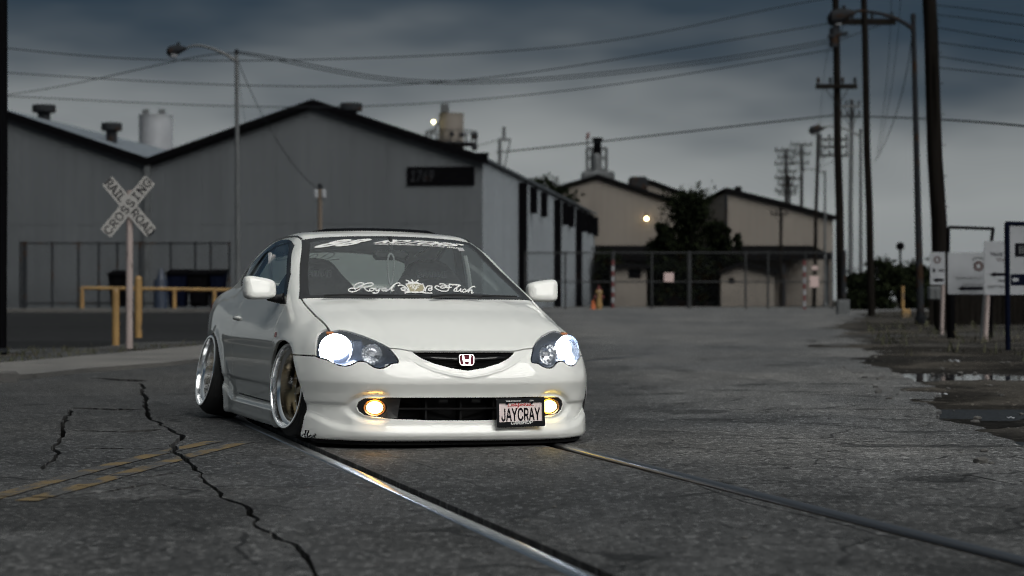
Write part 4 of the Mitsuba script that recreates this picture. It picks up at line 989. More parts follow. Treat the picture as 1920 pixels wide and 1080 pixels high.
# ---- helper: drop drawings given as (y, z) onto the front of the skin
def on_front(yz, off=0.0, F=None, x0=1.05, x1=-1.3):
    F = F or F_car; yz = np.asarray(yz, float); n = len(yz); xs = np.linspace(x0, x1, 160)
    v = F(np.repeat(xs[None], n, 0), np.repeat(yz[:, :1], 160, 1), np.repeat(yz[:, 1:], 160, 1)) - off
    k = np.argmax(v < 0, 1); a, b = xs[np.maximum(k - 1, 0)], xs[k]
    for _ in range(24):
        m = .5 * (a + b); w = F(m, yz[:, 0], yz[:, 1]) - off < 0
        b = np.where(w, m, b); a = np.where(w, a, m)
    return np.stack([a, yz[:, 0], yz[:, 1]], 1)
yy = np.linspace(-.785, .785, 41); p_ = on_front(np.stack([yy, 0 * yy + .055], 1), 0, F_body)
cadd('front_lip__underside', moved(slab(Polygon(np.vstack([[(-.1, -.70)], np.c_[p_[:, 0] - .022, yy], [(-.1, .70)]])), .032), [0, 0, .006]), 'c_dark')
def decal(key, poly, mat, off=.0025, F=None, seg=.02):
    v, f = flat(poly.segmentize(seg) if seg else poly)
    cadd(key, trimesh.Trimesh(on_front(v, off, F), f, process=False), mat)
def text_poly(t, h, width=None, bold=False, slant=0.0):
    m = meshkit.text_mesh(t, h, .01, bold); top = m.faces[m.face_normals[:, 2] > .9]
    v = m.vertices[:, :2].copy(); v[:, 0] += slant * v[:, 1]; v[:, 0] -= v[:, 0].min()
    if width: v[:, 0] *= width / np.ptp(v[:, 0])
    return v, top
def text_front(key, t, h, width, mat, warp, bold=True, slant=0.0, off=.0028, F=None):
    """warp maps flat lettering (u to the right as seen from the front, v up) to (y, z)."""
    v, f = text_poly(t, h, width, bold, slant)
    if off > .0029:
        pp = shapely.union_all([Polygon(v[t_]) for t_ in f]).buffer(h * .05); v, f = flat(pp)
    cadd(key, trimesh.Trimesh(on_front(warp(v), off, F), f, process=False), mat)

# ---- headlights
for s in (-1, 1):
    L = sub(C, 'headlight')[len(C) + 2:]
    P, F, N = half('lens')
    P2, F2, N2 = (P, F, N) if s > 0 else mirror(P, F, N)
    cadd(L + '__lens', (P2 - N2 * .002, F2), 'c_lens', N2)
    # dark housing: the same outline set back, with walls
    back = P.copy(); back[:, 0] -= .135; back[:, 1] = .59 + (back[:, 1] - .59) * .93; back[:, 2] = .525 + (back[:, 2] - .525) * .93
    e = edges_of(F); m = len(e); i = np.arange(m)
    Vw = np.concatenate([P[e[:, 0]] - N[e[:, 0]] * .004, P[e[:, 1]] - N[e[:, 1]] * .004, back[e[:, 1]], back[e[:, 0]]])
    Fw = np.vstack([np.stack([i, i + m, i + 2 * m], 1), np.stack([i, i + 2 * m, i + 3 * m], 1)])
    hm = cat([trimesh.Trimesh(back, F, process=False), trimesh.Trimesh(Vw, Fw, process=False)])
    hm.vertices *= [1, s, 1]
    cadd(L + '__housing', hm, 'c_housing', smooth=25)
    # low beam: bowl, bright burner disc
    def bowl(r, d, cy, cz, x, yaw, n=36):
        m_ = lathe([(r, d), (r * .97, d - .004), (r * .86, d * .55), (r * .62, d * .22), (r * .3, .004), (.0, 0)], n)
        m_ = place(m_, [0, 0, 0], [0, 1, 0], [0, 0, 1], [1, 0, 0]); m_ = turned(m_, yaw, (0, 0, 1))
        return moved(m_, [x, cy * 1.0, cz])
    xo = float(on_front([[.668, .528]], 0)[0, 0])
    m_ = bowl(.094, .05, 0, 0, 0, 24); m_.vertices = m_.vertices * [1, 1, .95] + [xo - .122, .662, .524]; m_.vertices *= [1, s, 1]
    cadd(L + '__low_beam_bowl', m_, 'c_chrome', smooth=40)
    m_ = lathe([(0, .034), (.024, .032), (.046, .022), (.060, .006), (.062, -.004)], 32); m_ = turned(place(m_, [0, 0, 0], [0, 1, 0], [0, 0, 1], [1, 0, 0]), 24); m_.vertices = m_.vertices * [1, 1.05, .92] + [xo - .100, .664, .523]; m_.vertices *= [1, s, 1]
    if s < 0: m_.invert()
    cadd(L + '__low_beam', m_, 'm_board_white', smooth=40, emitter=lamp(19.0, 21.0, 25.0))
    # high beam: faceted bowl and bulb
    xh = float(on_front([[.505, .50]], 0)[0, 0])
    m_ = lathe([(.058, .05), (.056, .045), (.050, .026), (.034, .010), (.014, .002), (0, 0)], 14); m_ = turned(place(m_, [0, 0, 0], [0, 1, 0], [0, 0, 1], [1, 0, 0]), 10); m_.vertices += [xh - .085, .505, .503]; m_.vertices *= [1, s, 1]
    cadd(L + '__high_beam_bowl', m_, 'c_chrome')
    m_ = tube([[xh - .070, .505, .503], [xh - .035, .503, .503]], [.013, .011], 10); m_.vertices *= [1, s, 1]; cadd(L + '__bulb', m_, 'c_badge_chrome', smooth=40)
    m_ = tube([[xh - .060, .487, .49], [xh - .03, .486, .488]], [.006, .005], 8); m_.vertices *= [1, s, 1]; cadd(L + '__bulb', m_, 'c_dark', smooth=40)
    xi = float(on_front([[.70, .60]], 0)[0, 0])
    m_ = moved(box([-.02, -.022, -.008], [.0, .022, .008], .006), [xi - .020, .694, .615]); m_.vertices *= [1, s, 1]; cadd(L + '__turn_signal', m_, 'c_amber', smooth=30)
    m_ = moved(box([-.03, -.024, -.020], [.0, .024, .020], .005), [float(on_front([[.565, .565]], 0)[0, 0]) - .03, .567, .560]); m_.vertices *= [1, s, 1]; cadd(L + '__side_reflector', turned(m_, 0), 'c_housing')
# ---- grille with its bar and badge
def insert(poly, off, n=.016):
    pl_ = Polygon(poly); full = shapely.union_all([pl_, affinity.scale(pl_, -1, 1, origin=(0, 0))]).buffer(.004)
    v, f = flat(full.segmentize(.03)); return v, f, full
v, f, gfull = insert(GRILLE, -.03)
gp = on_front(v, 0, F_body); gp[:, 0] -= .055
cadd('grille__backing', trimesh.Trimesh(gp, f, process=False), 'c_dark')
mesh_ = []
for z in np.arange(.425, .53, .0125):
    line = gfull.intersection(LineString([(-.4, z), (.4, z)]))
    if line.is_empty: continue
    a, b = line.bounds[0], line.bounds[2]; yy = np.linspace(a, b, 24); p = on_front(np.stack([yy, 0 * yy + z], 1), 0, F_body); p[:, 0] -= .034; mesh_.append(tube(p, .0028, 5))
for y in np.arange(-.30, .301, .016):
    line = gfull.intersection(LineString([(y, .40), (y + .02, .54)]))
    if line.is_empty or line.length < .01: continue
    c_ = np.array(line.coords) if line.geom_type == 'LineString' else np.array(line.geoms[0].coords); p = on_front(c_, 0, F_body); p[:, 0] -= .034; mesh_.append(tube(p, .0022, 4))
cadd('grille__mesh', mesh_, 'c_dark')
yy = np.linspace(-.245, .245, 40); zz = .474 + .012 * np.abs(yy) / .25
p = on_front(np.stack([yy, zz], 1), 0, F_body); p[:, 0] -= .012 + .10 * np.clip(np.abs(yy) - .18, 0, 1)
w_ = .011 * np.clip((.25 - np.abs(yy)) / .06, .12, 1)
bar = tube(p, w_, 10); cadd('grille__bar', bar, 'c_gloss_black', smooth=40)
rr = lambda w, h, r: shapely.box(-w / 2 + r, -h / 2 + r, w / 2 - r, h / 2 - r).buffer(r)
def trap(p, k): return affinity.affine_transform(p, [1, 0, 0, 1, 0, 0]) if not k else Polygon([(x * (1 + k * y / .04), y) for x, y in p.exterior.coords], [[(x * (1 + k * y / .04), y) for x, y in r.coords] for r in p.interiors])
xb = float(on_front([[0, .474]], 0, F_body)[0, 0])
BO = np.array([xb + .004, 0, .474])
def badge(key, poly, dep, mat, at=0.0):
    m_ = slab(affinity.scale(poly, .86, .84, origin=(0, 0)), dep); m_ = place(m_, BO + [at, 0, 0], [-0, 1, 0], [-.22, 0, .975], [.975, 0, .22]); cadd(key, m_, mat)
badge('badge__plate', trap(rr(.094, .070, .018), .05), .008, 'c_badge_red')
ring = trap(rr(.100, .076, .020).difference(rr(.091, .067, .0165)), .05); badge('badge__ring', ring, .010, 'c_badge_chrome', .003)
hh = shapely.union_all([Polygon([(-.031, .032), (-.017, .032), (-.012, -.032), (-.024, -.032)]), Polygon([(.031, .032), (.017, .032), (.012, -.032), (.024, -.032)]), Polygon([(-.0185, .002), (.0185, .002), (.0175, -.012), (-.0175, -.012)])])
badge('badge__emblem', hh, .006, 'c_badge_chrome', .008)
# ---- lower intake and fog lamps
v, f, mfull = insert(MOUTH, -.1)
gp = on_front(v, 0, F_body); gp[:, 0] -= .13
cadd('lower_intake__backing', trimesh.Trimesh(gp, f, process=False), 'c_dark')
for y in (-.22, -.02, .17):
    cadd('lower_intake__bar', box([.70, y - .006, .140], [.815, y + .006, .275]), 'c_dark')
cadd('lower_intake__bar', tube([[.815, -.38, .205], [.83, 0, .203], [.815, .38, .205]], .006, 6), 'c_dark')
for y, z in ((-.115, .246), (.075, .246)): cadd('lower_intake__bracket', moved(box([-.02, -.030, -.014], [0, .030, .014], .006), [.795, y, z]), 'c_trim')
for s in (-1, 1):
    L = sub(C, 'fog_light')[len(C) + 2:]
    out = Polygon([(.375, .262), (.43, .2655), (.515, .266), (.562, .258), (.588, .240), (.596, .218), (.588, .193), (.562, .173), (.513, .161), (.39, .157)]).buffer(.003)
    el = affinity.scale(Point(.505, .2115).buffer(1, 24), .062, .046)
    v, f = flat(out.difference(el).segmentize(.02))
    p = on_front(v, 0, F_body0); p[:, 0] -= .014 + .018 * np.clip(1 - np.hypot((v[:, 0] - .505) / .062, (v[:, 1] - .2115) / .046) * .6, 0, 1)
    m_ = trimesh.Trimesh(p * [1, s, 1], f, process=False); cadd(L + '__bezel', m_, 'c_trim', smooth=50)
    x0 = float(on_front([[.505, .2115]], 0, F_body0)[0, 0]) - .028
    ringm = lathe([(1.0, .004), (.96, .016), (.86, .014), (.80, -.02), (.84, -.03)], 40); ringm.vertices *= [.062, .046, 1]
    yaw = 12
    def put(m_): 
        m_ = turned(place(m_, [0, 0, 0], [0, 1, 0], [0, 0, 1], [1, 0, 0]), yaw); m_.vertices += [x0, .505, .2115]; m_.vertices *= [1, s, 1]
        if s < 0: m_.invert()
        return m_
    cadd(L + '__ring', put(ringm), 'c_copper', smooth=40)
    ln = lathe([(0, .042), (.4, .039), (.7, .027), (.85, .010), (.86, -.002)], 40); ln.vertices *= [.054, .040, 1]
    cadd(L + '__lens', put(ln), 'm_board_white', smooth=40, emitter=lamp(17, 8.8, 1.7) if s < 0 else lamp(14, 9.4, 1.5))
    rim_ = lathe([(.86, .0), (.92, .014), (.98, .012), (.98, -.01)], 40); rim_.vertices *= [.054, .040, 1]; cadd(L + '__rim', put(rim_), 'c_dark', smooth=40)

# ---- number plate with its frame
PO = np.array([.897, .300, .184]); pu = np.array([-.055, .998, .020]); pu /= np.linalg.norm(pu); pv = np.array([-.03, -.022, .999]); pv -= pu * (pv @ pu); pv /= np.linalg.norm(pv); pw = np.cross(pu, pv)
def pl(key, m_, mat, u=0, v=0, w=0): cadd(key, place(m_, PO + pu * (u * .9) + pv * (v * .94) + pw * w, pu * .9, pv * .94, pw), mat)
pl('number_plate__frame', slab(rr(.318, .170, .010).difference(shapely.box(-.143, -.053, .143, .058)), .014), 'c_gloss_black', w=-.004)
pl('number_plate__plate', slab(rr(.300, .150, .008), .003), 'c_plate')
pl('number_plate__lettering', words('JAYCRAY', .072, .256, True, .002), 'm_ink', u=-.126, v=-.047, w=.003)
def strokes(lines, w):
    return shapely.union_all([LineString(l).buffer(w, quad_segs=4) if len(l) > 1 else Point(l[0]).buffer(w) for l in lines])
CALI = [[(.9, 2.6), (.75, 3.1), (.4, 3.0), (.12, 2.2), (.05, 1.2), (.3, .75), (.75, 1.0)], [(1.55, 1.9), (1.25, 2.0), (1.0, 1.4), (1.15, 1.0), (1.45, 1.3), (1.6, 1.95), (1.55, 1.1), (1.75, 1.0), (2.0, 1.6)], [(2.0, 1.4), (2.45, 2.9), (2.3, 3.1), (2.1, 2.2), (2.1, 1.2), (2.3, 1.0), (2.55, 1.5)],
        [(2.7, 1.9), (2.6, 1.2), (2.75, 1.0), (3.0, 1.3)], [(2.85, 2.45)], [(3.0, 1.2), (3.55, 2.8), (3.4, 3.1), (3.2, 2.4), (2.95, .3), (2.8, -.1), (3.1, .6), (3.5, 1.3)], [(3.95, 1.95), (3.65, 1.7), (3.65, 1.15), (3.95, 1.05), (4.15, 1.5), (3.95, 1.95), (4.4, 1.75)],
        [(4.45, 1.0), (4.5, 1.95), (4.7, 1.9), (4.8, 2.0)], [(4.85, 1.0), (4.95, 1.9), (5.25, 2.0), (5.35, 1.1), (5.55, 1.0), (5.7, 1.4)], [(5.8, 1.9), (5.75, 1.1), (5.95, 1.0)], [(5.95, 2.5)], [(6.6, 1.95), (6.25, 1.9), (6.1, 1.3), (6.3, 1.0), (6.55, 1.4), (6.65, 2.0), (6.65, 1.1), (6.9, .95), (7.6, 1.1)]]
pl('number_plate__state_name', slab(affinity.translate(affinity.scale(strokes(CALI, .11), .0225, .0125, origin=(0, 0)), -.082, .026), .002), 'c_plate_red', w=.003)
pl('number_plate__frame_lettering', words('CARSHOP', .019, .145, True, .002, .2), 'c_decal', u=-.068, v=-.0785 + .010, w=.0102)
pl('number_plate__frame_lettering', words('WWW.THECARSHOP', .0075, .100, True, .002), 'c_decal', u=-.098, v=.0655, w=.0102)
pl('number_plate__frame_lettering', words('.COM', .0075, .026, True, .002), 'c_decal', u=.058, v=.0655, w=.0102)
for u_ in (-.09, .075): pl('number_plate__screw', moved(lathe([(0, .004), (.007, .003), (.008, 0)], 14), [0, 0, 0]), 'm_ink', u=u_, v=.056, w=.008)
# ---- sticker on the corner of the lip
ILL = [[(0, 0), (.1, 1.0)], [(.12, 1.35)], [(.3, .9), (.62, 2.6), (.45, 2.7), (.42, .3), (.55, .0)], [(.7, .9), (1.05, 2.6), (.88, 2.7), (.82, .3), (.95, 0), (1.1, .4)], [(1.1, .5), (1.45, .8), (1.35, 1.05), (1.15, .8), (1.15, .1), (1.4, .0), (1.6, .4)], [(1.6, .1), (1.85, .9), (1.75, .1), (1.65, 0)], [(2.1, 1.7), (2.05, .2), (2.25, .05)], [(1.9, 1.1), (2.35, 1.15)]]
sy, sz = -.840, .050
ip = affinity.scale(strokes(ILL, .09), .0235, .0145, origin=(0, 0)); v, f = flat(ip)
Fl = lambda x, y, z: F_body(x, y, z) - lip_off(x, y, z)
cadd('lip_sticker', trimesh.Trimesh(on_front(np.stack([sy + v[:, 0], sz - .016 + v[:, 1]], 1), .0025, Fl), f, process=False), 'm_ink')

# ---- windscreen lettering
def warp_banner(y0, z0):                                              # lettering follows the curved top edge
    def f(v):
        y = y0 + v[:, 0]; return np.stack([y, 1.150 - .095 * y * y + z0 + v[:, 1]], 1)
    return f
text_front('windscreen_banner', '88', .037, .375, 'c_decal', warp_banner(-.505, .001), True, 1.3, .003)
text_front('windscreen_banner', 'ROTORS', .0215, .61, 'c_decal', warp_banner(-.130, .0125), True, 1.2, .003)
text_front('windscreen_banner', 'PERFORMANCE BRAKES AND', .0085, .56, 'c_decal', warp_banner(-.130, .0), True, .4)
# script lettering and crest low on the glass: drawn in the plane of the glass, y to the right, z up
def script(lines, w, key, mat, kx=1.0, off=.0028):
    L = []
    for l in lines:
        q = np.array(l, float)
        if len(q) > 2:
            u = np.linspace(0, 1, len(q)); s_ = np.linspace(0, 1, len(q) * 6); q = np.stack([CubicSpline(u, q[:, k])(s_) for k in (0, 1)], 1)
        L.append(q)
    decal(key, affinity.affine_transform(strokes(L, w), SCR), mat, off)
def px_yz(c):                                                         # drawing units (1920-wide zoom of the lettering) to the glass
    return c
SCR = [4.696e-4, -2.62e-4, 4.7e-6, -4.56e-4, -.4309, .9500]
R_ = [[(300, 110), (250, 100), (200, 125), (185, 160), (215, 172), (265, 140), (330, 112), (390, 100), (420, 115), (395, 140), (340, 155), (300, 160)], [(300, 112), (275, 160), (240, 195), (180, 218), (130, 212), (118, 190), (150, 172), (200, 185)], [(300, 158), (325, 185), (355, 208), (385, 205)],
      [(412, 172), (385, 182), (380, 200), (400, 210), (428, 195), (430, 178), (412, 172)], [(440, 180), (455, 172), (458, 195), (475, 205), (500, 185), (508, 172)], [(508, 175), (495, 210), (470, 235), (430, 238), (440, 228)], [(575, 172), (545, 178), (535, 198), (555, 207), (580, 190), (590, 172), (582, 200), (600, 205)], [(605, 200), (650, 165), (700, 118), (745, 100), (765, 108)], [(700, 118), (665, 165), (655, 200), (685, 200)]]
F_ = [[(1590, 135), (1540, 128), (1480, 122), (1430, 118)], [(1440, 125), (1425, 170), (1400, 205), (1350, 212), (1290, 200), (1240, 170), (1235, 150), (1260, 140), (1290, 150)], [(1300, 118), (1340, 112), (1380, 128), (1390, 150), (1350, 170), (1310, 165), (1320, 145), (1360, 140), (1420, 140)], [(1395, 165), (1460, 160)], [(1480, 130), (1530, 122), (1575, 135), (1520, 170), (1490, 200), (1515, 212)],
      [(1535, 178), (1528, 208), (1550, 212), (1580, 190), (1590, 180), (1582, 208), (1600, 215)], [(1610, 205), (1650, 185), (1660, 205), (1640, 222), (1610, 218)], [(1670, 215), (1720, 175), (1770, 148), (1795, 155)], [(1730, 165), (1690, 225)], [(1695, 215), (1735, 195), (1745, 205), (1735, 232), (1760, 232)]]
script(R_, 7.5, 'windscreen_script', 'c_decal'); script(F_, 7.5, 'windscreen_script', 'c_decal')
sh_ = Polygon([(852, 122), (960, 110), (1070, 122), (1085, 165), (1075, 205), (1040, 218), (965, 226), (890, 216), (880, 170)])
decal('windscreen_crest', affinity.affine_transform(sh_.buffer(12).difference(sh_.buffer(-3)), SCR), 'c_decal', .0028)
decal('windscreen_crest', affinity.affine_transform(sh_.buffer(-3), SCR), 'c_decal_gold', .0024)
CR = [[(850, 65), (885, 80), (895, 105)], [(925, 60), (940, 85), (945, 105)], [(1010, 65), (985, 85), (975, 105)], [(880, 100), (940, 92), (1010, 100)], [(742, 140), (800, 135), (850, 170), (870, 215)], [(780, 178), (815, 165), (835, 185), (805, 198), (785, 185)], [(800, 200), (850, 215), (880, 225)], [(830, 235), (960, 222), (1090, 232), (1185, 235)], [(1100, 210), (1115, 160), (1150, 140), (1190, 145), (1180, 165)], [(1140, 195), (1175, 200), (1190, 180), (1160, 172), (1145, 188)]]
script(CR, 8, 'windscreen_crest', 'c_decal')
script([[(900, 150), (930, 130), (960, 135), (940, 160), (925, 170)], [(930, 145), (960, 180), (985, 170)], [(1020, 135), (985, 140), (975, 165), (960, 200)], [(980, 160), (1010, 158)]], 6, 'windscreen_crest', 'c_decal', off=.0030)
# small inspection sticker at the top corner
decal('windscreen_tag', shapely.box(.415, 1.118, .455, 1.140), 'c_decal_grey', .0026)

# ---- mirrors, handles, markers, nozzles, wipers, roof panel
for s in (-1, 1):
    L = sub(C, 'door_mirror')[len(C) + 2:]
    u_, v_ = np.meshgrid(np.linspace(-np.pi / 2, np.pi / 2, 28), np.linspace(-np.pi, np.pi, 48, endpoint=False), indexing='ij')
    sp = lambda a, e: np.sign(a) * np.abs(a) ** e
    x = sp(np.cos(u_), .55) * sp(np.cos(v_), .75) * .062; y = sp(np.cos(u_), .55) * sp(np.sin(v_), .42) * .101; z = sp(np.sin(u_), .42) * .068
    z = z * (1 - .16 * np.clip(-y / .108, -1, 1)) + .006 * (y / .108); x = np.where(x < 0, x * .45, x * (1.1 - .25 * (z / .072)))
    V = np.stack([x, y, z], -1).reshape(-1, 3); i, j = np.meshgrid(np.arange(27), np.arange(48), indexing='ij'); k2 = (j + 1) % 48
    q = np.stack([i * 48 + j, i * 48 + k2, (i + 1) * 48 + k2, (i + 1) * 48 + j], -1).reshape(-1, 4)
    m_ = trimesh.Trimesh(V, np.vstack([q[:, [0, 1, 2]], q[:, [0, 2, 3]]]), process=False)
    m_ = turned(m_, -8, (0, 0, 1)); m_.vertices += [-.535, .900, .868]; m_.vertices *= [1, s, 1]
    if s < 0: m_.invert()
    cadd(L + '__shell', m_, 'c_paint', smooth=True)
    m_ = moved(box([-.02, -.085, -.052], [0, .085, .052], .008), [-.558, .902, .868]); m_.vertices *= [1, s, 1]; cadd(L + '__glass', m_, 'c_chrome')
    m_ = tube([[-.53, .84, .822], [-.50, .79, .805], [-.47, .755, .81]], [.030, .026, .034], 10); m_.vertices *= [1, s, 1]; cadd(L + '__arm', m_, 'c_trim', smooth=40)
    m_ = trimesh.convex.convex_hull(np.array([[-.40, .772, .782], [-.55, .772, .79], [-.50, .745, .868], [-.40, .78, .80], [-.55, .782, .805], [-.50, .75, .86]])); m_.vertices *= [1, s, 1]; cadd(L + '__sail_panel', m_, 'c_gloss_black')
    yh = .836
    def flank(xz, off):
        xz = np.asarray(xz, float); a = np.full(len(xz), .95); b = np.full(len(xz), .4)
        for _ in range(30):
            m = .5 * (a + b); w = F_body(xz[:, 0], m, xz[:, 1]) - off < 0; b = np.where(w, m, b); a = np.where(w, a, m)
        return np.stack([xz[:, 0], a, xz[:, 1]], 1)
    L = sub(C, 'door_handle')[len(C) + 2:]
    cup = affinity.scale(Point(-1.645, .672).buffer(1, 20), .082, .040); v, f = flat(cup.segmentize(.01)); p = flank(v, .0012)
    m_ = trimesh.Trimesh(p * [1, s, 1], f, process=False); cadd(L + '__cup', m_, 'c_housing' if False else 'c_paint', smooth=True)
    p = flank([(-1.73, .676), (-1.70, .678), (-1.645, .680), (-1.59, .678), (-1.56, .676)], .0) + np.array([[0, .0, 0], [0, .020, 0], [0, .026, 0], [0, .020, 0], [0, 0, 0]])
    m_ = tube(p, [.010, .014, .015, .014, .010], 10); m_.vertices *= [1, s, 1]; cadd(L + '__grip', m_, 'c_paint', smooth=True)
    v, f = flat(affinity.scale(Point(-.262, .592).buffer(1, 16), .038, .017)); m_ = trimesh.Trimesh(flank(v, .007) * [1, s, 1], f, process=False); cadd('side_marker', m_, 'c_marker')
    m_ = moved(lathe([(0, .012), (.008, .011), (.012, .004), (.013, -.004)], 14), [-.085, .25 * s, float(S_HOOD(-.085) - .02 * .0625) + .002]); cadd('washer_nozzle', m_, 'c_trim', smooth=40)
yy = np.linspace(.05, .60, 16); p = on_front(np.stack([yy, .830 + .004 * np.sin((yy - .05) / .55 * np.pi)], 1), .020); cadd('wiper__blade', tube(p, .007, 6), 'c_trim', smooth=40)
p = on_front(np.stack([np.linspace(.02, .34, 8), .826 + .010 * np.sin(np.linspace(0, np.pi, 8))], 1), .028); cadd('wiper__arm', tube(p, .010, 6), 'c_trim', smooth=40)
yy = np.linspace(-.58, -.03, 16); p = on_front(np.stack([yy, .8285 + .003 * np.sin((yy + .58) / .55 * np.pi)], 1), .018); cadd('wiper_001__blade', tube(p, .006, 6), 'c_trim', smooth=40)
p = on_front(np.stack([np.linspace(-.60, -.30, 8), .825 + .006 * np.sin(np.linspace(0, np.pi, 8))], 1), .024); cadd('wiper_001__arm', tube(p, .008, 6), 'c_trim', smooth=40)
def on_roof(xy, off):
    xy = np.asarray(xy, float); a = np.full(len(xy), 1.5); b = np.full(len(xy), .95)
    for _ in range(30):
        m = .5 * (a + b); w = F_house(xy[:, 0], xy[:, 1], m) - off < 0; b = np.where(w, m, b); a = np.where(w, a, m)
    return np.stack([xy[:, 0], xy[:, 1], a], 1)
v, f = flat(affinity.translate(rr(.50, .80, .06), -1.46, 0).segmentize(.05)); cadd('sunroof__panel', trimesh.Trimesh(on_roof(v, .006), f, process=False), 'c_gloss_black', smooth=30)
yy = np.linspace(-.41, .41, 24); p = on_roof(np.stack([-1.17 - .09 * (yy / .41) ** 4, yy], 1), .0)
top = p + np.array([[-.07, 0, 1]]) * (.017 * np.clip((.42 - np.abs(yy)) / .08, .15, 1))[:, None]
V = np.vstack([p, top, top + [-.012, 0, 0], p + [-.012, 0, 0]]); n = len(yy); i = np.arange(n - 1)
F = np.vstack([np.vstack([np.stack([a * n + i, a * n + i + 1, b * n + i + 1], 1), np.stack([a * n + i, b * n + i + 1, b * n + i], 1)]) for a, b in ((0, 1), (1, 2), (2, 3))])
cadd('sunroof__deflector', trimesh.Trimesh(V, F, process=False), 'c_gloss_black')

# ---- wheels: wide polished barrels, bronze spokes, stretched tyres leaning in at the top
def wheel(cx, s, camber, steer, zc, yc):
    W = sub(C, 'wheel')[len(C) + 2:]
    def put(m_):                                                       # built with its axis along +y, outside towards +y
        m_ = m_.copy(); M = trimesh.transformations.rotation_matrix(math.radians(camber), [1, 0, 0]); m_.apply_transform(M)
        m_ = turned(m_, -steer, (0, 0, 1)); m_.vertices += [cx, yc, zc]; m_.vertices *= [1, s, 1]
        if s < 0: m_.invert()
        return m_
    ax = lambda prof, n=72: place(lathe(prof, n), [0, 0, 0], [0, 0, 1], [1, 0, 0], [0, 1, 0])
    R = .243
    tyre = [(R - .006, .055), (R + .006, .060), (R + .022, .050), (R + .040, .030), (R + .052, .004), (R + .0555, -.025), (R + .0555, -.165), (R + .050, -.185), (R + .03, -.205), (R, -.215)]
    cadd(W + '__tyre', put(ax(tyre)), 'c_rubber', smooth=40)
    grooves = []
    lip = [(R + .004, .060), (R + .006, .066), (R + .001, .070), (R - .010, .069), (R - .014, .060), (R - .016, .034), (R - .030, .028), (R - .036, .020), (R - .038, -.030), (R - .040, -.075), (R - .052, -.082)]
    cadd(W + '__rim_lip', put(ax(lip)), 'c_chrome', smooth=30)
    cadd(W + '__barrel', put(ax([(R - .052, -.080), (R - .055, -.2), (R - .002, -.214)])), 'c_dark', smooth=30)
    ri = R - .050
    hub = []
    nsp = 7
    prof_pts = []
    faces = Point(0, 0).buffer(ri + .002, 48)
    for k_ in range(nsp):                                              # windows between the spokes
        a = 2 * np.pi * (k_ + .5) / nsp; da = np.pi / nsp
        th = np.linspace(-1, 1, 9)
        o = [((ri - .020 - .010 * t * t) * math.cos(a + t * da * .70), (ri - .020 - .010 * t * t) * math.sin(a + t * da * .70)) for t in th]
        inn = [(.078 * math.cos(a + t * da * .42), .078 * math.sin(a + t * da * .42)) for t in th[::-1]]
        faces = faces.difference(Polygon(o + inn).buffer(-.008).buffer(.010))
    face = slab(faces.segmentize(.012), .020)
    rr_ = np.hypot(face.vertices[:, 0], face.vertices[:, 1])
    face.vertices[:, 2] += -.092 + .022 * (1 - rr_ / ri) - .028 * np.clip(1 - rr_ / .07, 0, 1) + .010 * np.sin(np.clip(rr_ / ri, 0, 1) * np.pi)
    cadd(W + '__spokes', put(place(face, [0, 0, 0], [0, 0, 1], [1, 0, 0], [0, 1, 0])), 'c_bronze', smooth=35)
    cadd(W + '__centre_cap', put(ax([(0, -.062), (.020, -.063), (.030, -.068), (.034, -.085), (.04, -.1)], 32)), 'c_chrome', smooth=35)
    bolts = []
    for k_ in range(28):
        a = 2 * np.pi * k_ / 28; b_ = moved(lathe([(0, .006), (.0042, .0055), (.0055, .001), (.0056, -.006)], 8), [(R - .046) * math.cos(a), (R - .046) * math.sin(a), -.076]); bolts.append(b_)
    cadd(W + '__rivets', put(place(cat(bolts), [0, 0, 0], [0, 0, 1], [1, 0, 0], [0, 1, 0])), 'c_chrome')
    for k_ in range(5):
        a = 2 * np.pi * k_ / 5; b_ = moved(lathe([(0, .028), (.008, .028), (.0105, .022), (.0105, -.02)], 6), [.056 * math.cos(a), .056 * math.sin(a), -.090]); cadd(W + '__lug_nut', put(place(b_, [0, 0, 0], [0, 0, 1], [1, 0, 0], [0, 1, 0])), 'c_dark')
    cadd(W + '__brake_disc', put(ax([(.05, -.125), (.150, -.125), (.150, -.15), (.05, -.15)], 40)), 'm_steel_dark', smooth=30)
for s in (-1, 1):
    wheel(0.0, s, 4.0, 10.0 if s < 0 else -13.0, .297, .775 if s < 0 else .812)
    wheel(-2.575, s, 9.0, 3.0, .296, .815)

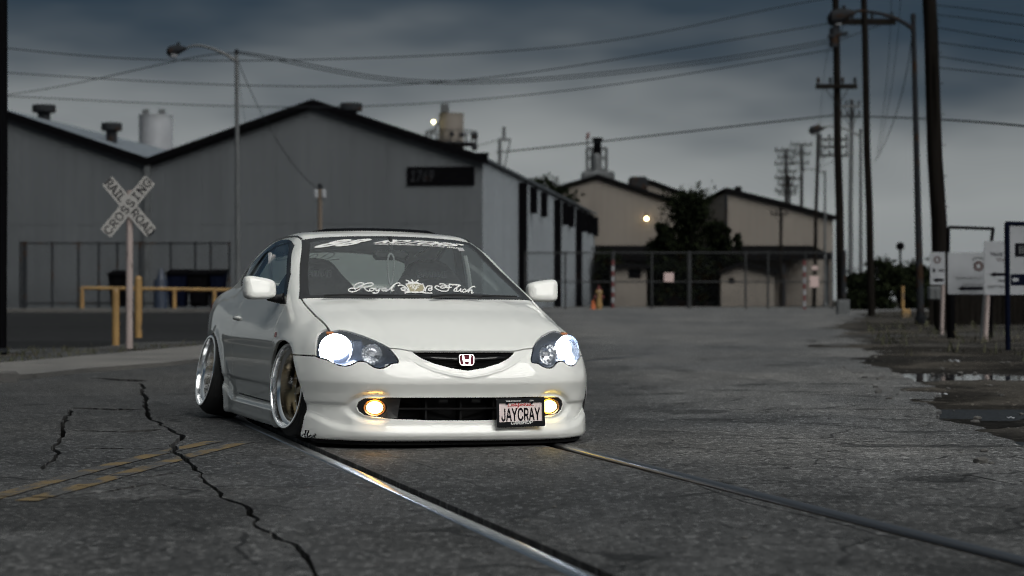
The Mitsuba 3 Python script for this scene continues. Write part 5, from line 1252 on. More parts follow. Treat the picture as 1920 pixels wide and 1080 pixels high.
# ---- cabin
cadd('dashboard', [trimesh.convex.convex_hull(np.array([[-.22, y, .80] for y in (-.62, .62)] + [[-.45, y, .815] for y in (-.66, .66)] + [[-.72, y, .77] for y in (-.68, .68)] + [[-.75, y, .5] for y in (-.68, .68)] + [[-.3, y, .5] for y in (-.66, .66)]))], 'c_inside')
cadd('dashboard__hood', [moved(box([-.12, -.17, 0], [.10, .17, .055], .03), [-.60, .37, .78])], 'c_inside')
a = np.linspace(0, 2 * np.pi, 33); sw = tube(np.stack([-.80 + .06 * np.sin(a), .37 + .17 * np.cos(a), .75 + .155 * np.sin(a)], 1), .014, 8, False); cadd('steering_wheel', sw, 'c_trim', smooth=True)
for s in (-1, 1):
    L = sub(C, 'seat')[len(C) + 2:]
    # bucket seat back: outline swept with thickness and side bolsters
    rows = np.array([(.42, .26, .16), (.55, .275, .15), (.70, .28, .14), (.80, .275, .125), (.88, .25, .11), (.94, .205, .10), (.99, .165, .095), (1.03, .135, .085), (1.055, .10, .07), (1.068, .055, .05)])
    cs = CubicSpline(np.linspace(0, 1, len(rows)), rows); rw = cs(np.linspace(0, 1, 34)); V, n = [], 28
    for z, w_, d_ in rw:
        t = np.linspace(0, 2 * np.pi, n, endpoint=False); yy = w_ * np.sign(np.cos(t)) * np.abs(np.cos(t)) ** .6; xx = d_ * .5 * np.sign(np.sin(t)) * np.abs(np.sin(t)) ** .7
        bol = .05 * np.clip((np.abs(yy) / w_ - .62) / .38, 0, 1) * np.clip((.97 - z) / .1, 0, 1)
        V.append(np.stack([-1.20 - .30 * (z - .5) + xx + bol, .385 * s + yy, 0 * yy + z], 1))
    V = np.vstack(V); i, j = np.meshgrid(np.arange(33), np.arange(n), indexing='ij'); k2 = (j + 1) % n
    q = np.stack([i * n + j, i * n + k2, (i + 1) * n + k2, (i + 1) * n + j], -1).reshape(-1, 4); Fq = np.vstack([q[:, [0, 1, 2]], q[:, [0, 2, 3]]])
    c0 = len(V); V = np.vstack([V, V[-n:].mean(0) + [0, 0, .006]]); jj = np.arange(n); Fq = np.vstack([Fq, np.stack([33 * n + jj, 33 * n + (jj + 1) % n, 0 * jj + c0], 1)])
    cadd(L + '__backrest', trimesh.Trimesh(V, Fq, process=False), 'c_seat', smooth=True)
    cadd(L + '__cushion', box([-1.15, .385 * s - .25, .30], [-.72, .385 * s + .25, .46], .06), 'c_seat', smooth=40)
    m_ = words('BRIDE', .030, .20, True, .002); cadd(L + '__lettering', place(m_, [-1.365 + .085, .385 * s - .10, .965], [0, 1, 0], [-.29, 0, .957]), 'c_decal_grey')
    cadd(L + '__lettering', place(words('BRIDE', .030, .20, True, .003), [-1.20 - .30 * .465 + .057, .385 * s - .10, .952], [0, 1, 0], [-.29, 0, .957]), 'c_decal_grey')
cadd('rear_seat', [box([-2.25, -.58, .35], [-2.05, .58, .86], .08), box([-2.05, -.58, .25], [-1.6, .58, .45], .06)], 'c_seat', smooth=40)
cadd('parcel_shelf', box([-3.05, -.60, .84], [-2.26, .60, .87], .01), 'c_inside')
cadd('floor_carpet', box([-2.6, -.72, .11], [-.45, .72, .15]), 'c_inside')
for s in (-1, 1): cadd('inner_side_panel', box([-2.2, .742 * s, .15], [-.42, .752 * s, .80]), 'c_inside')
L = sub(C, 'rear_view_mirror')[len(C) + 2:]
cadd(L + '__shell', moved(box([-.02, -.115, -.032], [.022, .115, .032], .02), [-.80, -.015, 1.085]), 'c_trim', smooth=40)
cadd(L + '__stalk', tube([[-.79, -.015, 1.10], [-.80, -.01, 1.16], [-.84, -.01, 1.20]], .012, 8), 'c_trim', smooth=40)
bd = []
a = np.linspace(0, 2 * np.pi, 40, endpoint=False)
for t in a: bd.append(moved(trimesh.creation.icosphere(1, .0065), [-.765 + .004 * math.sin(3 * t), -.022 + .020 * math.cos(t) * (1 + .4 * math.sin(t)), .995 + .098 * math.sin(t)]))
bd.append(tube([[-.765, -.022, .897], [-.765, -.020, .845]], .0025, 5)); cadd(L + '__hanging_beads', bd, 'c_decal_grey')
for s in (-1, 1): cadd('seat_belt', tube([[-1.42, .66 * s, 1.10], [-1.36, .665 * s, .98], [-1.30, .67 * s, .80]], .014, 5), 'c_decal_grey')
# mirrored script on the rear glass, seen from the front through the cabin
RS = [[(0, 0), (.6, .9), (1.2, .5), (.7, .1), (1.6, .2), (2.1, .8), (2.3, .1)], [(2.4, .2), (2.7, .8), (2.9, .2), (3.2, .7), (3.4, .2)], [(3.6, .2), (3.9, .8), (4.2, .6), (4.0, .2), (4.6, .3), (5.2, 1.0), (5.6, .6), (4.9, .1), (6.4, .3)]]
rg_ = strokes([np.stack([CubicSpline(np.linspace(0, 1, len(l)), np.array(l)[:, k])(np.linspace(0, 1, 40)) for k in (0, 1)], 1) for l in RS], .05)
v, f = flat(affinity.scale(rg_, .082, .060, origin=(0, 0))); yz = np.stack([-.46 + v[:, 0], 1.075 + v[:, 1]], 1)
a_ = np.full(len(yz), -3.4); b_ = np.full(len(yz), -1.6)
for _ in range(30):
    m = .5 * (a_ + b_); w = F_house(m, yz[:, 0], yz[:, 1]) < 0; b_ = np.where(w, m, b_); a_ = np.where(w, a_, m)
cadd('rear_glass_script', trimesh.Trimesh(np.stack([a_ + .012, yz[:, 0], yz[:, 1]], 1), f, process=False), 'c_decal_grey')
# tail lamps and rear plate recess, seen only from the side
for s in (-1, 1):
    v, f = flat(affinity.scale(Point(.62, .72).buffer(1, 16), .13, .075).segmentize(.03)); yz = v; a_ = np.full(len(v), -3.7); b_ = np.full(len(v), -2.4)
    for _ in range(30):
        m = .5 * (a_ + b_); w = F_body(m, yz[:, 0], yz[:, 1]) < .003; b_ = np.where(w, m, b_); a_ = np.where(w, a_, m)
    cadd('tail_lamp', trimesh.Trimesh(np.stack([a_, s * yz[:, 0], yz[:, 1]], 1), f, process=False), 'c_marker')

for s in (-1, 1):
    xx = np.linspace(-.965, -2.25, 30); yy = s * np.interp(xx, [-2.25, -1.6, -1.2, -.965], [.545, .560, .560, .548])
    cadd('roof_moulding', tube(on_roof(np.stack([xx, yy], 1), .001), .007, 6), 'c_trim', smooth=40)
# ================================================================ street furniture
# crossing sign
k = thing('crossing_sign', 'white crossed-board railroad crossing sign on a pale post left of the car', 'sign')
D = 35.3; c = spot(243, 388, D); b = spot(242.5, 655, D)
add(k + '__post', [tube([[b[0], D, -.15], [b[0], D, 1.2], [c[0], D, c[2] + .28]], [.060, .058, .055], 12)], 'm_white_post', 35)
def cross_board(name, px0, px1, text, off, tx):
    a, e = spot(*px0, D), spot(*px1, D); d = e - a; L = np.linalg.norm(d) ; d /= L; n = np.array([0, -1., 0]); v = np.cross(n, d)
    m = slab(rr(L, .225, .02), .006); kk = add(f'{k}__{name}', place(m, (a + e) / 2 + n * off, d, v, n), 'm_board_white')
    for t, u in tx:
        w_ = words(t, .138, None, True, .003); w_.vertices[:, 0] -= np.ptp(w_.vertices[:, 0]) / 2
        add(f'{k}__{name}__lettering', place(w_, (a + e) / 2 + n * (off + .007) + d * u - v * .069, d, v, n), 'm_ink')
rr0 = rr
cross_board('rail_road_board', (202.5, 339), (285, 436), '', .085, [('RAIL', -.355), ('ROAD', .355)])
def spaced(text, L): return [(ch, (i - (len(text) - 1) / 2) * L / (len(text) - 1)) for i, ch in enumerate(text)]
cross_board('crossing_board', (200, 438), (283, 337.5), '', .100, spaced('CROSSING', 1.02))
add(k + '__bracket', box(c + [-.055, -.08, -.14], c + [.055, -.05, .14]), 'm_steel_dark')
# yellow bollards
for px, top, bot, lab in ((217, 541, 650, 'thick yellow bollard left of the crossing sign post'), (259.5, 517, 637, 'taller faded yellow bollard right of the crossing sign post')):
    D = EYE * FOC / (bot - HOR); k = thing('bollard', lab, 'bollard', 'yellow bollards beside the crossing sign'); q = spot(px, bot, D); h = spot(px, top, D)[2]; r = 6.9 / FOC * D
    add(k + '__pipe', moved(lathe([(0, h), (r * .5, h - .004), (r * .85, h - .03), (r, h - .08), (r, -.2)], 24), [q[0], D, 0]), 'm_yellow', 35)
    add(k + '__footing', moved(lathe([(0, .03), (r * 1.7, .02), (r * 1.9, -.1)], 20), [q[0], D, 0]), 'm_concrete', 35)
# yellow pipe barrier across the street
k = thing('barrier_rail', 'long yellow pipe barrier in front of the left warehouse fence', 'barrier'); D = 90.0
a, e = spot(152, 540, D), spot(452, 544, D)
add(k + '__top_rail', tube([a, e], .075, 10), 'm_yellow', 35)
for px in (154, 327, 402): q = spot(px, 541, D); add(k + '__post', tube([q, [q[0], D, .2]], .085, 10), 'm_yellow', 35)
# parked bins and machines behind that barrier
def skip(label, px0, px1, top, d, mat, lid=True):
    k = thing('waste_container', label, 'waste container', 'waste containers behind the barrier'); q, r = spot(px0, top, d), spot(px1, top, d); z = q[2]; zb = float(ground_z(d))
    m = trimesh.convex.convex_hull(np.array([[q[0] + .12, d, zb + .15], [r[0] - .12, d, zb + .15], [q[0] + .12, d + 1.3, zb + .15], [r[0] - .12, d + 1.3, zb + .15], [q[0], d - .1, z - .08], [r[0], d - .1, z - .08], [q[0], d + 1.4, z + .1], [r[0], d + 1.4, z + .1]]))
    add(k + '__bin', m, mat); add(k + '__lid', trimesh.convex.convex_hull(np.array([[x, y, zz + t] for x in (q[0] - .05, r[0] + .05) for y, zz in ((d - .2, z - .06), (d + 1.45, z + .14)) for t in (0, .06)])), 'm_black')
    for x in np.linspace(q[0] + .3, r[0] - .3, 4): add(k + '__rib', box([x - .04, d - .14, zb + .3], [x + .04, d - .02, z - .15]), mat)
skip('dark waste container left of the crossing sign post', 203, 238, 514, 93.5, 'm_black'); skip('blue waste container right of the pale drum', 312, 348, 512, 93.5, 'm_navy'); skip('black waste container farthest right behind the barrier', 352, 388, 513, 94, 'm_black'); skip('small dark container by the car roof behind the barrier', 394, 420, 512, 94.5, 'm_navy')
k = thing('drum', 'pale blue drum with a funnel standing behind the barrier', 'drum'); c = spot(301, 520, 93)
bsdf('m_pale_blue', {'type': 'principled', 'base_color': rgb(.016, .024, .042), 'roughness': .5}); zb = float(ground_z(93))
add(k + '__barrel', moved(lathe([(0, c[2] - .1), (.3, c[2] - .1), (.31, c[2] - .4), (.33, c[2] - .45), (.31, c[2] - .5), (.31, zb)], 18), [c[0], 93, 0]), 'm_pale_blue', 35)
add(k + '__funnel', moved(lathe([(.05, .5), (.09, .45), (.2, 0), (0, 0)], 16), [c[0] + .02, 93, c[2] - .1]), 'm_pale_blue', 35)

# chain-link fences: posts, rails, netting
def fence(label, d, pxs, top, rails, post_r=.04, mat='m_galv', thick=()):
    k = thing('chain_link_fence', label, 'fence'); zg = float(ground_z(d)); zt = spot(0, top, d)[2]
    for px in pxs:
        q = spot(px, top, d); r = post_r * (2.2 if px in thick else 1); add(k + '__post', [tube([[q[0], d, zg - .2], [q[0], d, zt + .08]], r, 8)], mat, 40)
    a, e = spot(pxs[0], top, d)[0], spot(pxs[-1], top, d)[0]
    for z in rails: add(k + '__rail', tube([[a, d, zg + (zt - zg) * z], [e, d, zg + (zt - zg) * z]], post_r * .75, 6), mat, 40)
    net = []; s = .24; h = zt - zg - .05; V, F = [], []; wv = .006
    for x in np.arange(a - h, e, s):
        for sg in (1, -1):
            x0, x1 = (x, x + h) if sg > 0 else (x + h, x); 
            t0 = max(0, (a - x) / h) if sg > 0 else max(0, (x + h - e) / h); t1 = min(1, (e - x) / h) if sg > 0 else min(1, (x + h - a) / h)
            if t1 <= t0: continue
            p, q = np.array([x0 + (x1 - x0) * t0, d + .02, zg + h * t0]), np.array([x0 + (x1 - x0) * t1, d + .02, zg + h * t1]); b = len(V)
            w_ = np.array([wv, 0, 0]); V += [p - w_, p + w_, q + w_, q - w_]; F += [[b, b + 1, b + 2], [b, b + 2, b + 3]]
    kk = add(k + '__netting', trimesh.Trimesh(V, F, process=False), 'm_steel_dark'); labels[kk] = {'kind': 'stuff'}
    return k
fence('dark chain-link fence in front of the left warehouse bays', 95, [38, 46, 98, 147, 185, 220, 262, 320, 366, 395, 430], 456, (1.0, .1), .05, 'm_steel_dark', thick=(46,))
k = fence('pale chain-link yard gate and fence behind the car to the right', 104, [985, 1060, 1149, 1222, 1292, 1398, 1440, 1510, 1560], 474, (1.0, .48), .05, 'm_galv_dark', thick=(1149, 1292))
q = spot(1254, 520, 103.8); kk = thing('fence_notice', 'small pinkish notice board hanging on the yard fence', 'sign'); bsdf('m_pink', {'type': 'principled', 'base_color': rgb(.42, .32, .31), 'roughness': .6})
add(kk, box(q + [-.24, -.02, -.22], q + [.24, .01, .22], .008), 'm_pink')
def striped(px, top, bot, d, lab):
    k = thing('striped_post', lab, 'marker post', 'red and white striped posts by the yard fence'); q = spot(px, bot, d); zt = spot(px, top, d)[2]; zb = q[2]; n = 9
    add(k + '__core', tube([[q[0], d, zb - .2], [q[0], d, zt]], .062, 12), 'm_sign_white', 40)
    for i in range(0, n, 2):
        a, b = zb + (zt - zb) * i / n, zb + (zt - zb) * (i + 1) / n; add(k + '__band', moved(lathe([(.063, b), (.067, b), (.067, a), (.063, a)], 16, True), [q[0], d, 0]), 'm_red', 35)
striped(1149, 488, 578, 100.5, 'red and white striped post at the end of the warehouse wall'); striped(1508, 488, 586, 96, 'red and white striped post left of the tall utility poles')
k = thing('fire_hydrant', 'yellow and red fire hydrant at the foot of the warehouse side wall', 'fire hydrant'); D = 99; q = spot(1123, 579, D); zb = q[2]
add(k + '__barrel', moved(lathe([(0, .95), (.08, .93), (.14, .85), (.17, .78), (.17, .74), (.13, .72), (.13, .2), (.18, .18), (.18, .12), (.14, .1), (.14, -.1)], 18), q), 'm_yellow', 35)
for s in (-1, 1): add(k + '__outlet', tube([q + [0, 0, .55], q + [s * .24, -.02, .55]], .07, 10), 'm_red', 40)
add(k + '__bonnet', moved(lathe([(0, 1.12), (.04, 1.1), (.05, .98), (.11, .95), (.12, .9)], 14), q), 'm_red', 35)
k = thing('orange_cone', 'small orange cone beside the hydrant at the warehouse corner', 'cone'); q = spot(1112, 582, 98)
add(k + '__body', moved(lathe([(.02, .48), (.035, .48), (.13, .04), (0, .04)], 16), q), 'm_orange', 35); add(k + '__base', moved(box([-.2, -.2, -.06], [.2, .2, .05], .02), q), 'm_black')
k = thing('gas_marker', 'thin yellow marker post with a box at its foot between the poles on the right', 'marker post'); D = 70.0; q = spot(1696, 603, D)
add(k + '__pole', tube([q - [0.06, 0, .3], [q[0] - .06, D, spot(0, 536, D)[2]]], .055, 8), 'm_yellow', 40); add(k + '__box', moved(box([-.10, -.1, -.05], [.18, .1, .42], .03), q), 'm_yellow')

# street lamps
def cobra(label, px, top, d, head, arm, r=.07, mat='m_galv', lean=0, group='street lamps'):
    k = thing('street_lamp', label, 'street lamp', group); zg = float(ground_z(d)) - .2; t = spot(px, top, d); b = np.array([t[0] + lean, d, zg])
    add(k + '__pole', tube([b, (b + t) / 2, t], [r * 1.35, r * 1.05, r * .8], 12), mat, 40)
    add(k + '__base_plate', moved(lathe([(0, .32), (r * 1.9, .3), (r * 2.1, .2), (r * 2.1, 0)], 12), b + [0, 0, .15]), mat, 35)
    A = np.array([spot(*p, d) for p in arm]); u = np.linspace(0, 1, len(A)); ss = np.linspace(0, 1, 20); A = np.stack([CubicSpline(u, A[:, i])(ss) for i in range(3)], 1)
    add(k + '__arm', tube(A, np.linspace(r * .75, r * .45, 20), 8), mat, 40)
    add(k + '__cap', moved(lathe([(0, .12), (r * .9, .08), (r * .95, -.06)], 12), t), 'm_steel_dark', 35)
    h0, h1 = spot(*head[0], d), spot(*head[1], d); L = np.linalg.norm(h1 - h0); dd = (h1 - h0) / L; sgn = 1
    prof = [(0, .03), (.06, .05), (.30, .16), (.62, .25), (.88, .22), (1, .08)]
    V = []; n = 14
    for t_, w_ in prof:
        a = np.linspace(0, 2 * np.pi, n, endpoint=False); c_ = h0 + dd * L * t_
        zz = np.where(np.sin(a) > 0, np.sin(a) * w_ * 1.0, np.sin(a) * w_ * 1.25 * (1 if t_ > .3 else .8)) * L
        V.append(np.stack([c_[0] + 0 * a, c_[1] + np.cos(a) * w_ * L * 1.1, c_[2] + zz], 1))
    V = np.vstack(V); m_ = trimesh.convex.convex_hull(V); add(k + '__head', m_, 'm_steel_dark', 35)
    add(k + '__photocell', moved(lathe([(0, .16), (.05, .15), (.06, 0)], 10), h0 + dd * L * .45 + [0, 0, .13 * L]), 'm_steel_dark', 35)
    g_ = h0 + dd * L * .68; add(k + '__glass', moved(lathe([(0, -.2), (.12, -.16), (.17, 0)], 14), g_ - [0, 0, .10 * L]), 'm_sign_white', 35)
cobra('grey street lamp with a curved arm standing left of the car', 443, 98, 70, [(352, 90), (312, 96)], [(443, 116), (425, 103), (395, 90), (368, 85), (348, 91)], .075, 'm_galv', .07)
cobra('tall dark street lamp just left of the thick brown pole', 1713, 32, 58, [(1608, 22), (1552, 34)], [(1715, 58), (1695, 42), (1665, 29), (1632, 22), (1605, 20)], .085, 'm_steel_dark', .20)
cobra('farther thin street lamp between the tall utility poles', 1614, 246, 98, [(1548, 240), (1517, 244)], [(1614, 256), (1600, 248), (1575, 239), (1545, 238)], .08, 'm_galv', .0)
cobra('distant short street lamp seen low between the poles', 1547, 322, 150, [(1512, 318), (1500, 320)], [(1547, 326), (1535, 320), (1520, 317), (1512, 317)], .09, 'm_galv', .0)

# wooden and steel poles
def pole(label, d, p0, p1, w, arms=(), mat='m_pole', group='utility poles along the right', bottom=None, name='utility_pole', zb=None, tp=.78):
    k = thing(name, label, 'utility pole', group); t, b = spot(*p1, d), spot(*p0, d); r = w / 2 / FOC * d; zg = float(ground_z(d)) - .3
    b = b + (t - b) * ((zg - b[2]) / (t[2] - b[2]))
    P = np.array([b + (t - b) * s for s in np.linspace(0, 1, 7)]); P[1:-1, 0] += .02 * np.sin(np.arange(5) * 2.1)
    add(k + '__shaft', tube(P, np.linspace(r * 1.08, r * tp, 7), 14), mat, 40)
    for (y, x0, x1, th) in arms:
        a, e = spot(x0, y, d) - [0, r + .06, 0], spot(x1, y, d) - [0, r + .06, 0]
        add(k + '__crossarm', box([a[0], d - r - .14, a[2] - th], [e[0], d - r - .02, a[2] + th], .02), mat)
        for s in np.linspace(.06, .94, 4):
            q = a + (e - a) * s; add(k + '__insulator', moved(lathe([(0, .26), (.04, .25), (.07, .20), (.05, .17), (.08, .12), (.05, .08), (.03, 0)], 10), [q[0], d - r - .08, q[2] + th]), 'm_steel_dark', 35)
        m_ = (a + e) / 2
        for s in (-1, 1):
            bx = t[0] + (b[0] - t[0]) * (t[2] - a[2] + .5) / (t[2] - b[2])
            add(k + '__brace', tube([[bx, d - r - .16, a[2] - .75], [m_[0] + s * abs(e[0] - a[0]) * .28, d - r - .16, a[2] - th]], .02, 5), 'm_steel_dark')
    return k
P1 = pole('tall dark wooden pole with cross-arms left of the two nearest poles', 80, (1577, 577), (1566, -40), 15.5, [(163, 1528, 1606, .09), (42, 1552, 1678, .12)])
for (y0, y1, x, r) in ((52, 88, 1564, .17), (470, 560, 1582, .10)): add(P1 + '__fitting', tube([spot(x, y1, 79.5), spot(x, y0, 79.5)], r, 10), 'm_steel_dark', 40)
add(P1 + '__fitting', [tube([spot(1553, 68, 79.4), spot(1590, 62, 79.4)], .08, 6)], 'm_steel_dark'); add(P1 + '__footing', box(spot(1569, 578, 79) - [0, .2, .5], spot(1592, 562, 79) + [0, .2, 0], .03), 'm_galv')
P2 = pole('straight black wooden pole right of the pole with cross-arms', 74, (1634, 588), (1619, -40), 13.5, [], tp=.85)
P3 = pole('thick brown wooden pole behind the leftmost white sign', 50, (1768, 625), (1740, -60), 30, [], tp=.86, name='utility_pole'); 
for i in range(9): q = spot(1740 + (100 + 58 * i) * .0409 + 12, 40 + 58 * i, 49.85); add(P3 + '__step', tube([q, q + [.10, -.03, 0]], .010, 5), 'm_steel_dark')
P4 = pole('grey pole with short arms between the two tall wooden poles', 112, (1594, 578), (1597, 186), 9.5, [(200, 1572, 1612, .06), (219, 1574, 1612, .06)], 'm_galv')
P5 = pole('thinner dark pole with two cross-arms left of the tall poles', 118, (1526, 578), (1534, 250), 7.5, [(262, 1535, 1590, .06), (276, 1535, 1590, .06), (292, 1535, 1590, .06)])
for i, (x, top, d, rows_) in enumerate(((1474, 279, 185, (283, 296, 308, 322, 334, 346, 358)), (1503, 270, 200, (272, 289, 306)), (1480, 330, 230, (336, 350, 364)))):
    pole(['far pole crowded with cross-arms above the cream shed', 'far pole with three cross-arms right of the crowded one', 'farthest pole showing low behind the crowded one'][i], d, (x, 578), (x, top), 7 if i < 2 else 6, [(y, x - 22 + (j % 2) * 5, x + 20 - (j % 3) * 3, .08) for j, y in enumerate(rows_)])
pole('thin wooden pole standing in front of the right cream shed', 140, (1464, 578), (1464, 386), 6.5, [(402, 1444, 1476, .05)], group='utility poles along the right')
k = pole('pale short wooden pole with two white boxes behind the car roof', 75, (599, 580), (600, 349), 8.5, [], 'm_white_wood' if False else 'm_pole2' if False else 'm_pole', None) if False else None
pr('m_tan_wood', proc(lambda p, n, uv: mi.Color3f(1.25, 1.0, .78) * (.085 + .05 * (fbm(p.x * 12, p.y * 12, p.z * .8, 3) - .5))), .8)
k = thing('service_pole', 'short tan wooden pole with two pale boxes above the car roof', 'utility pole'); D = 75.0; t = spot(600, 352, D)
add(k + '__shaft', tube([[t[0] - .02, D, .1], t], [.095, .08], 12), 'm_tan_wood', 40)
for s in (-1, 1): add(k + '__insulator_box', moved(box([-.07, -.1, -.17], [.07, .08, .15], .04), t + [s * .14, -.05, -.22]), 'm_sign_white')
add(k + '__cap', moved(lathe([(0, .12), (.09, .06), (.09, -.1)], 10), t + [0, 0, .05]), 'm_steel_dark', 35)
k = thing('roadside_pole', 'dark pole cut by the left edge of the picture', 'utility pole'); D = 31.0; q = spot(-4, 668, D)
add(k + '__shaft', tube([[q[0] - .02, D, -.3], [q[0], D, 3], [q[0] - .0, D, 8.5]], [.145, .14, .125], 18), 'm_black', 40)
add(k + '__collar', moved(lathe([(.145, .06), (.16, .05), (.16, 0), (.145, -.01)], 18, True), [q[0] - .02, D, .05]), 'm_steel_dark', 35)
k = thing('round_lamp', 'distant round-headed post lamp over the dark bushes on the right', 'post lamp'); D = 120; t = spot(1688, 465, D)
add(k + '__pole', tube([[t[0], D, .2], t], .07, 8), 'm_steel_dark', 40); add(k + '__globe', moved(trimesh.creation.icosphere(2, .24), t + [0, 0, .1]), 'm_black', True)

# overhead wires: sagging lines through three points
def wire(label, pts, r=.016, group='overhead wires'):
    k = thing('overhead_wire', label, 'wire', group); P = np.array([spot(*p) for p in pts]); u = np.linspace(0, 1, len(P)); s = np.linspace(0, 1, 40)
    add(k, tube(np.stack([CubicSpline(u, P[:, i])(s) if len(P) > 2 else np.interp(s, u, P[:, i]) for i in range(3)], 1), r, 5, False), 'm_wire', 40)
SKYW = ['topmost wire crossing the sky from the left edge to the tall poles', 'second wire from the top at the left edge of the sky', 'lowest wire at the left edge of the sky', 'upper of the two wires sagging from the left street lamp', 'lower of the two wires sagging from the left street lamp']
for a in ([(10, 90, 78), (250, 110, 78), (560, 112, 78), (1000, 92, 79), (1300, 48, 80), (1566, -6, 80)], [(10, 136, 84), (400, 158, 82), (760, 158, 80), (1100, 120, 80), (1566, 42, 80)],
          [(10, 180, 84), (400, 198, 82), (760, 196, 80), (1100, 165, 80), (1340, 130, 80), (1566, 92, 80)], [(443, 96, 70), (640, 132, 73), (860, 152, 76), (1200, 128, 78), (1566, 72, 80)], [(443, 99, 70), (640, 138, 73), (860, 157, 76), (1200, 134, 78), (1566, 78, 80)]):
    wire(SKYW.pop(0), a, .020, 'wires crossing the sky')
wire('wire rising from the left edge of the sky to the left street lamp', [(10, 178, 95), (180, 148, 85), (330, 114, 76), (443, 100, 70)], .018)
wire('lone heavy cable crossing low above the cream sheds', [(930, 286, 90), (1120, 266, 86), (1340, 241, 83), (1566, 216, 80)], .030)
wire('short wire leaving the roof mast to the left', [(890, 274, 150), (915, 268, 150), (937, 261, 150)], .03)
wire('heavy cable running right from the tall poles at mid height', [(1566, 217, 80), (1640, 219, 74), (1760, 224, 60), (1935, 238, 50)], .026)
FAN = ((8, 32), (26, 50), (50, 82), (78, 104), (104, 134), (126, 146))
for a in FAN:
    wire(['topmost', 'second from the top', 'third from the top', 'third from the bottom', 'second from the bottom', 'lowest'][FAN.index(a)] + ' of the wires right of the thick brown pole', [(1745 + .06 * a[0], a[0], 50), (1840, (a[0] + a[1]) / 2 - 1, 48), (1945, a[1], 46)], .012, 'wires fanning right from the brown pole')
wire('slack cable hanging between the dark lamp and the black pole', [(1711, 60, 58), (1690, 180, 62), (1662, 262, 68), (1640, 302, 73)], .013)
for x0, x1 in ((1690, 1648), (1672, 1644)): wire(('right' if x0 > 1680 else 'left') + ' one of two thin steep wires beside the dark lamp', [(x0, -20, 62), ((x0 + x1) / 2 + 6, 140, 68), (x1, 290, 76)], .009, 'thin steep wires')
wire('thin drop wire left of the pole with cross-arms', [(1556, 80, 80), (1543, 160, 84), (1538, 250, 90)], .009)
wire('service cable from the left lamp down to the short tan pole', [(443, 106, 70), (478, 188, 71), (530, 280, 73), (592, 352, 75)], .013)
wire('thin drop wire beside the left lamp', [(445, 110, 70), (452, 180, 71), (462, 240, 72)], .007)

# ---------------------------------------------------------------- signs on the right verge
def board(key, label, x0, y0, x1, y1, d, mat='m_sign_white', frame=None):
    k = thing(key, label, 'sign'); a, e = spot(x0, y1, d), spot(x1, y0, d)
    add(k + '__panel', box([a[0], d - .012, a[2]], [e[0], d + .012, e[2]], .004), mat)
    def put(m, px, py, mat2, off=.016, name='lettering'):
        q = spot(px, py, d); add(f'{k}__{name}', place(m, [q[0], d - off, q[2]], [1, 0, 0], [0, 0, 1], [0, -1, 0]), mat2)
    return k, put, d
S = lambda px, d: px / FOC * d
def arrow(w, h): return slab(Polygon([(0, h / 2), (w * .22 if w > h * 3 else w * .42, h), (w * .22 if w > h * 3 else w * .42, h * .78), (w, h * .78), (w, h * .22), (w * .22 if w > h * 3 else w * .42, h * .22), (w * .22 if w > h * 3 else w * .42, 0)]), .003)
def ringm(r0, r1): return slab(Point(0, 0).buffer(r1, 24).difference(Point(0, 0).buffer(r0, 24)), .003)
bsdf('m_faded_red', {'type': 'principled', 'base_color': rgb(.045, .026, .026), 'roughness': .6})
k, put, d = board('white_sign', 'small white sign with a round emblem and left arrow on the thick brown pole', 1744, 473, 1772, 534, 46)
put(ringm(S(3.5, d), S(7, d)), 1757, 487, 'm_faded_red', name='emblem'); put(slab(affinity.scale(Point(0, 0).buffer(1), S(2.6, d), S(5, d)), .003), 1751, 507, 'm_ink'); put(words('WI', S(6, d), None, True, .003), 1759, 510, 'm_ink'); put(arrow(S(20, d), S(10, d)), 1748.5, 530, 'm_ink', name='arrow')
add(k + '__post', tube([spot(1769, 530, d) + [0, .05, 0], spot(1766, 632, d) - [0, -.05, .2]], .045, 10), 'm_white_post', 40)
k = thing('pole_box', 'grey meter box below the small white sign on the brown pole', 'box'); q = spot(1754, 550, 47)
add(k, [moved(box([-.16, -.1, -.15], [.16, .12, .15], .03), q), moved(box([-.02, -.125, -.11], [.02, -.09, .11], .01), q)], 'm_galv')
k, put, d = board('white_sign', 'wide white sign with a dark red sunburst emblem and a long black arrow', 1777, 473, 1847.5, 552, 41)
ray = [Polygon([(math.cos(a - .12) * S(7.5, d), math.sin(a - .12) * S(7.5, d)), (math.cos(a) * S(11.5, d), math.sin(a) * S(11.5, d)), (math.cos(a + .12) * S(7.5, d), math.sin(a + .12) * S(7.5, d))]) for a in np.arange(16) * 2 * np.pi / 16]
put(slab(shapely.union_all([Point(0, 0).buffer(S(9.4, d), 24).difference(Point(0, 0).buffer(S(4.2, d), 24))] + ray), .003), 1834.5, 499, 'm_faded_red', name='emblem')
arc = Point(0, 0).buffer(S(17.5, d), 32).difference(Point(0, 0).buffer(S(14.5, d), 32)).intersection(Polygon([(0, 0), (-S(30, d), S(28, d)), (S(30, d), S(28, d))])); put(slab(arc, .003), 1834.5, 499, 'm_galv', name='emblem_arc')
put(words('SUN NATIONAL CO', S(4.2, d), S(51, d), False, .003), 1792, 523.5, 'm_galv'); put(words('EXIT RD 100', S(3.6, d), S(36, d), False, .003), 1806, 535.5, 'm_steel_dark'); put(arrow(S(48, d), S(10.5, d)), 1795, 546, 'm_ink', name='arrow')
add(k + '__post', tube([spot(1846, 548, d) + [0, .05, 0], spot(1838, 654, d) - [0, -.05, .1]], .022, 8), 'm_galv', 40)
k, put, d = board('white_sign', 'tall white truck sign with a black arrow left of the navy framed board', 1845, 452, 1935, 553, 40)
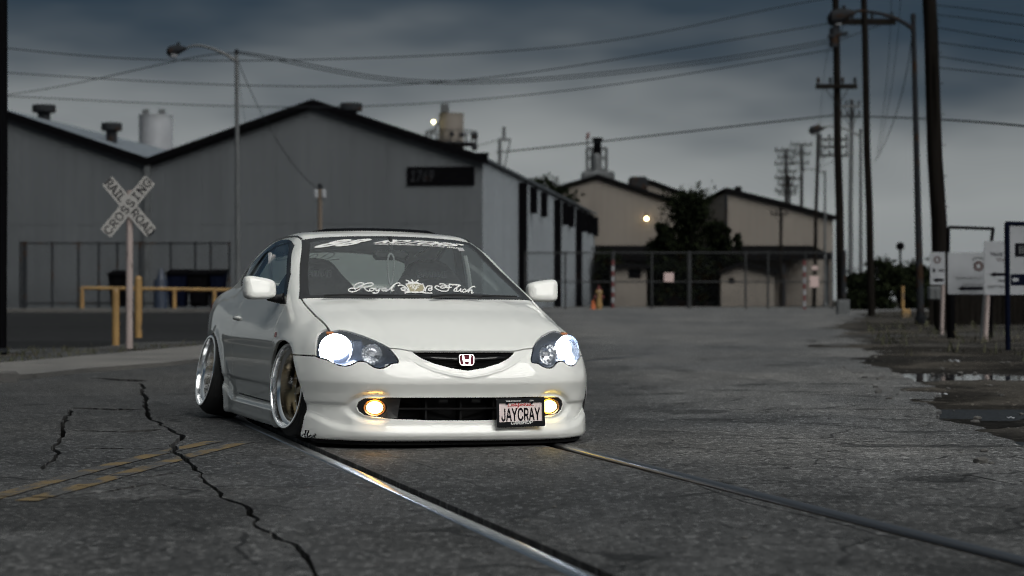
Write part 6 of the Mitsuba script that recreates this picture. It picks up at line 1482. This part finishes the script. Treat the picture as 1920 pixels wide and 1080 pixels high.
put(words('TRUCK', S(6, d), S(25, d), True, .003), 1856, 480, 'm_ink'); put(words('YOU', S(6, d), S(15, d), True, .003), 1868, 490, 'm_faded_red'); put(arrow(S(46, d), S(10, d)), 1855, 519.5, 'm_ink', name='arrow')
put(words('NORTH', S(4.6, d), S(22, d), True, .003), 1872, 528.5, 'm_ink'); put(words('EXIT TO EAST ST', S(4.6, d), S(60, d), True, .003), 1852, 540, 'm_ink')
add(k + '__post', tube([spot(1853, 548, d) + [0, .05, 0], spot(1848, 627, d) - [0, -.05, .2]], .05, 10), 'm_white_post', 40)
k = thing('sign_frame', 'empty black hooped frame standing behind the sunburst sign', 'sign frame'); d = 42.5
add(k + '__post', [tube([spot(1783, 642, d) - [0, 0, .2], spot(1782, 552, d)], .085, 12), tube([spot(1782, 556, d), spot(1778, 470, d), spot(1778.5, 426, d)], .036, 10)], 'm_black', 40)
add(k + '__top_bar', tube([spot(1778.5, 426, d), spot(1864, 429, d)], .032, 10), 'm_black', 40); add(k + '__post', tube([spot(1862.5, 429, d), spot(1859, 452, d), spot(1858, 640, d)], .036, 10), 'm_black', 40)
k, put, d = board('framed_sign', 'white board in a navy steel frame cut by the right edge of the picture', 1893, 421, 1975, 553, 32.8)
put(slab(shapely.box(0, 0, S(40, d), S(25, d)), .004), 1903, 481, 'm_ink', name='name_band'); put(words('B', S(13, d), None, True, .003), 1910, 475, 'm_galv', .022)
put(slab(shapely.box(0, 0, S(78, d), S(21, d)), .004), 1895, 535, 'm_navy', name='arrow_band'); put(arrow(S(12, d), S(11, d)), 1897, 530, 'm_sign_white', .022, 'arrow')
add(k + '__frame', [tube([spot(1890, 664, d) - [0, 0, .2], spot(1888, 418, d)], .042, 10), tube([spot(1886, 419, d), spot(1978, 421, d)], .036, 10), tube([spot(1978, 664, d) - [0, 0, .2], spot(1977, 418, d)], .042, 10)], 'm_navy', 40)

k = thing('slat_fence', 'low dark slatted fence behind the signs on the right', 'fence'); d = 57.0; a, e = spot(1742, 545, d), spot(1990, 545, d); zt = a[2]; x = a[0]; i = 0
while x < e[0]:
    add(k + '__slat', box([x, d + .012 * (i % 2), .0], [x + .13, d + .03 + .012 * (i % 2), zt - .03 + .05 * math.sin(i * 1.7)]), 'm_pole'); x += .142; i += 1
for z in (.3, .85): add(k + '__rail', box([a[0], d + .05, z], [e[0], d + .09, z + .08]), 'm_pole')

k = thing('pole_notice', 'small cream notice with a pink top on the dark thin pole by the striped post', 'sign'); q = spot(1526.5, 528, 99)
add(k + '__panel', box(q + [-.21, -.03, -.27], q + [.21, 0, .27], .008), 'm_pink'); add(k + '__tag', box(q + [-.1, -.03, .55], q + [.16, 0, .75], .008), 'm_pink')
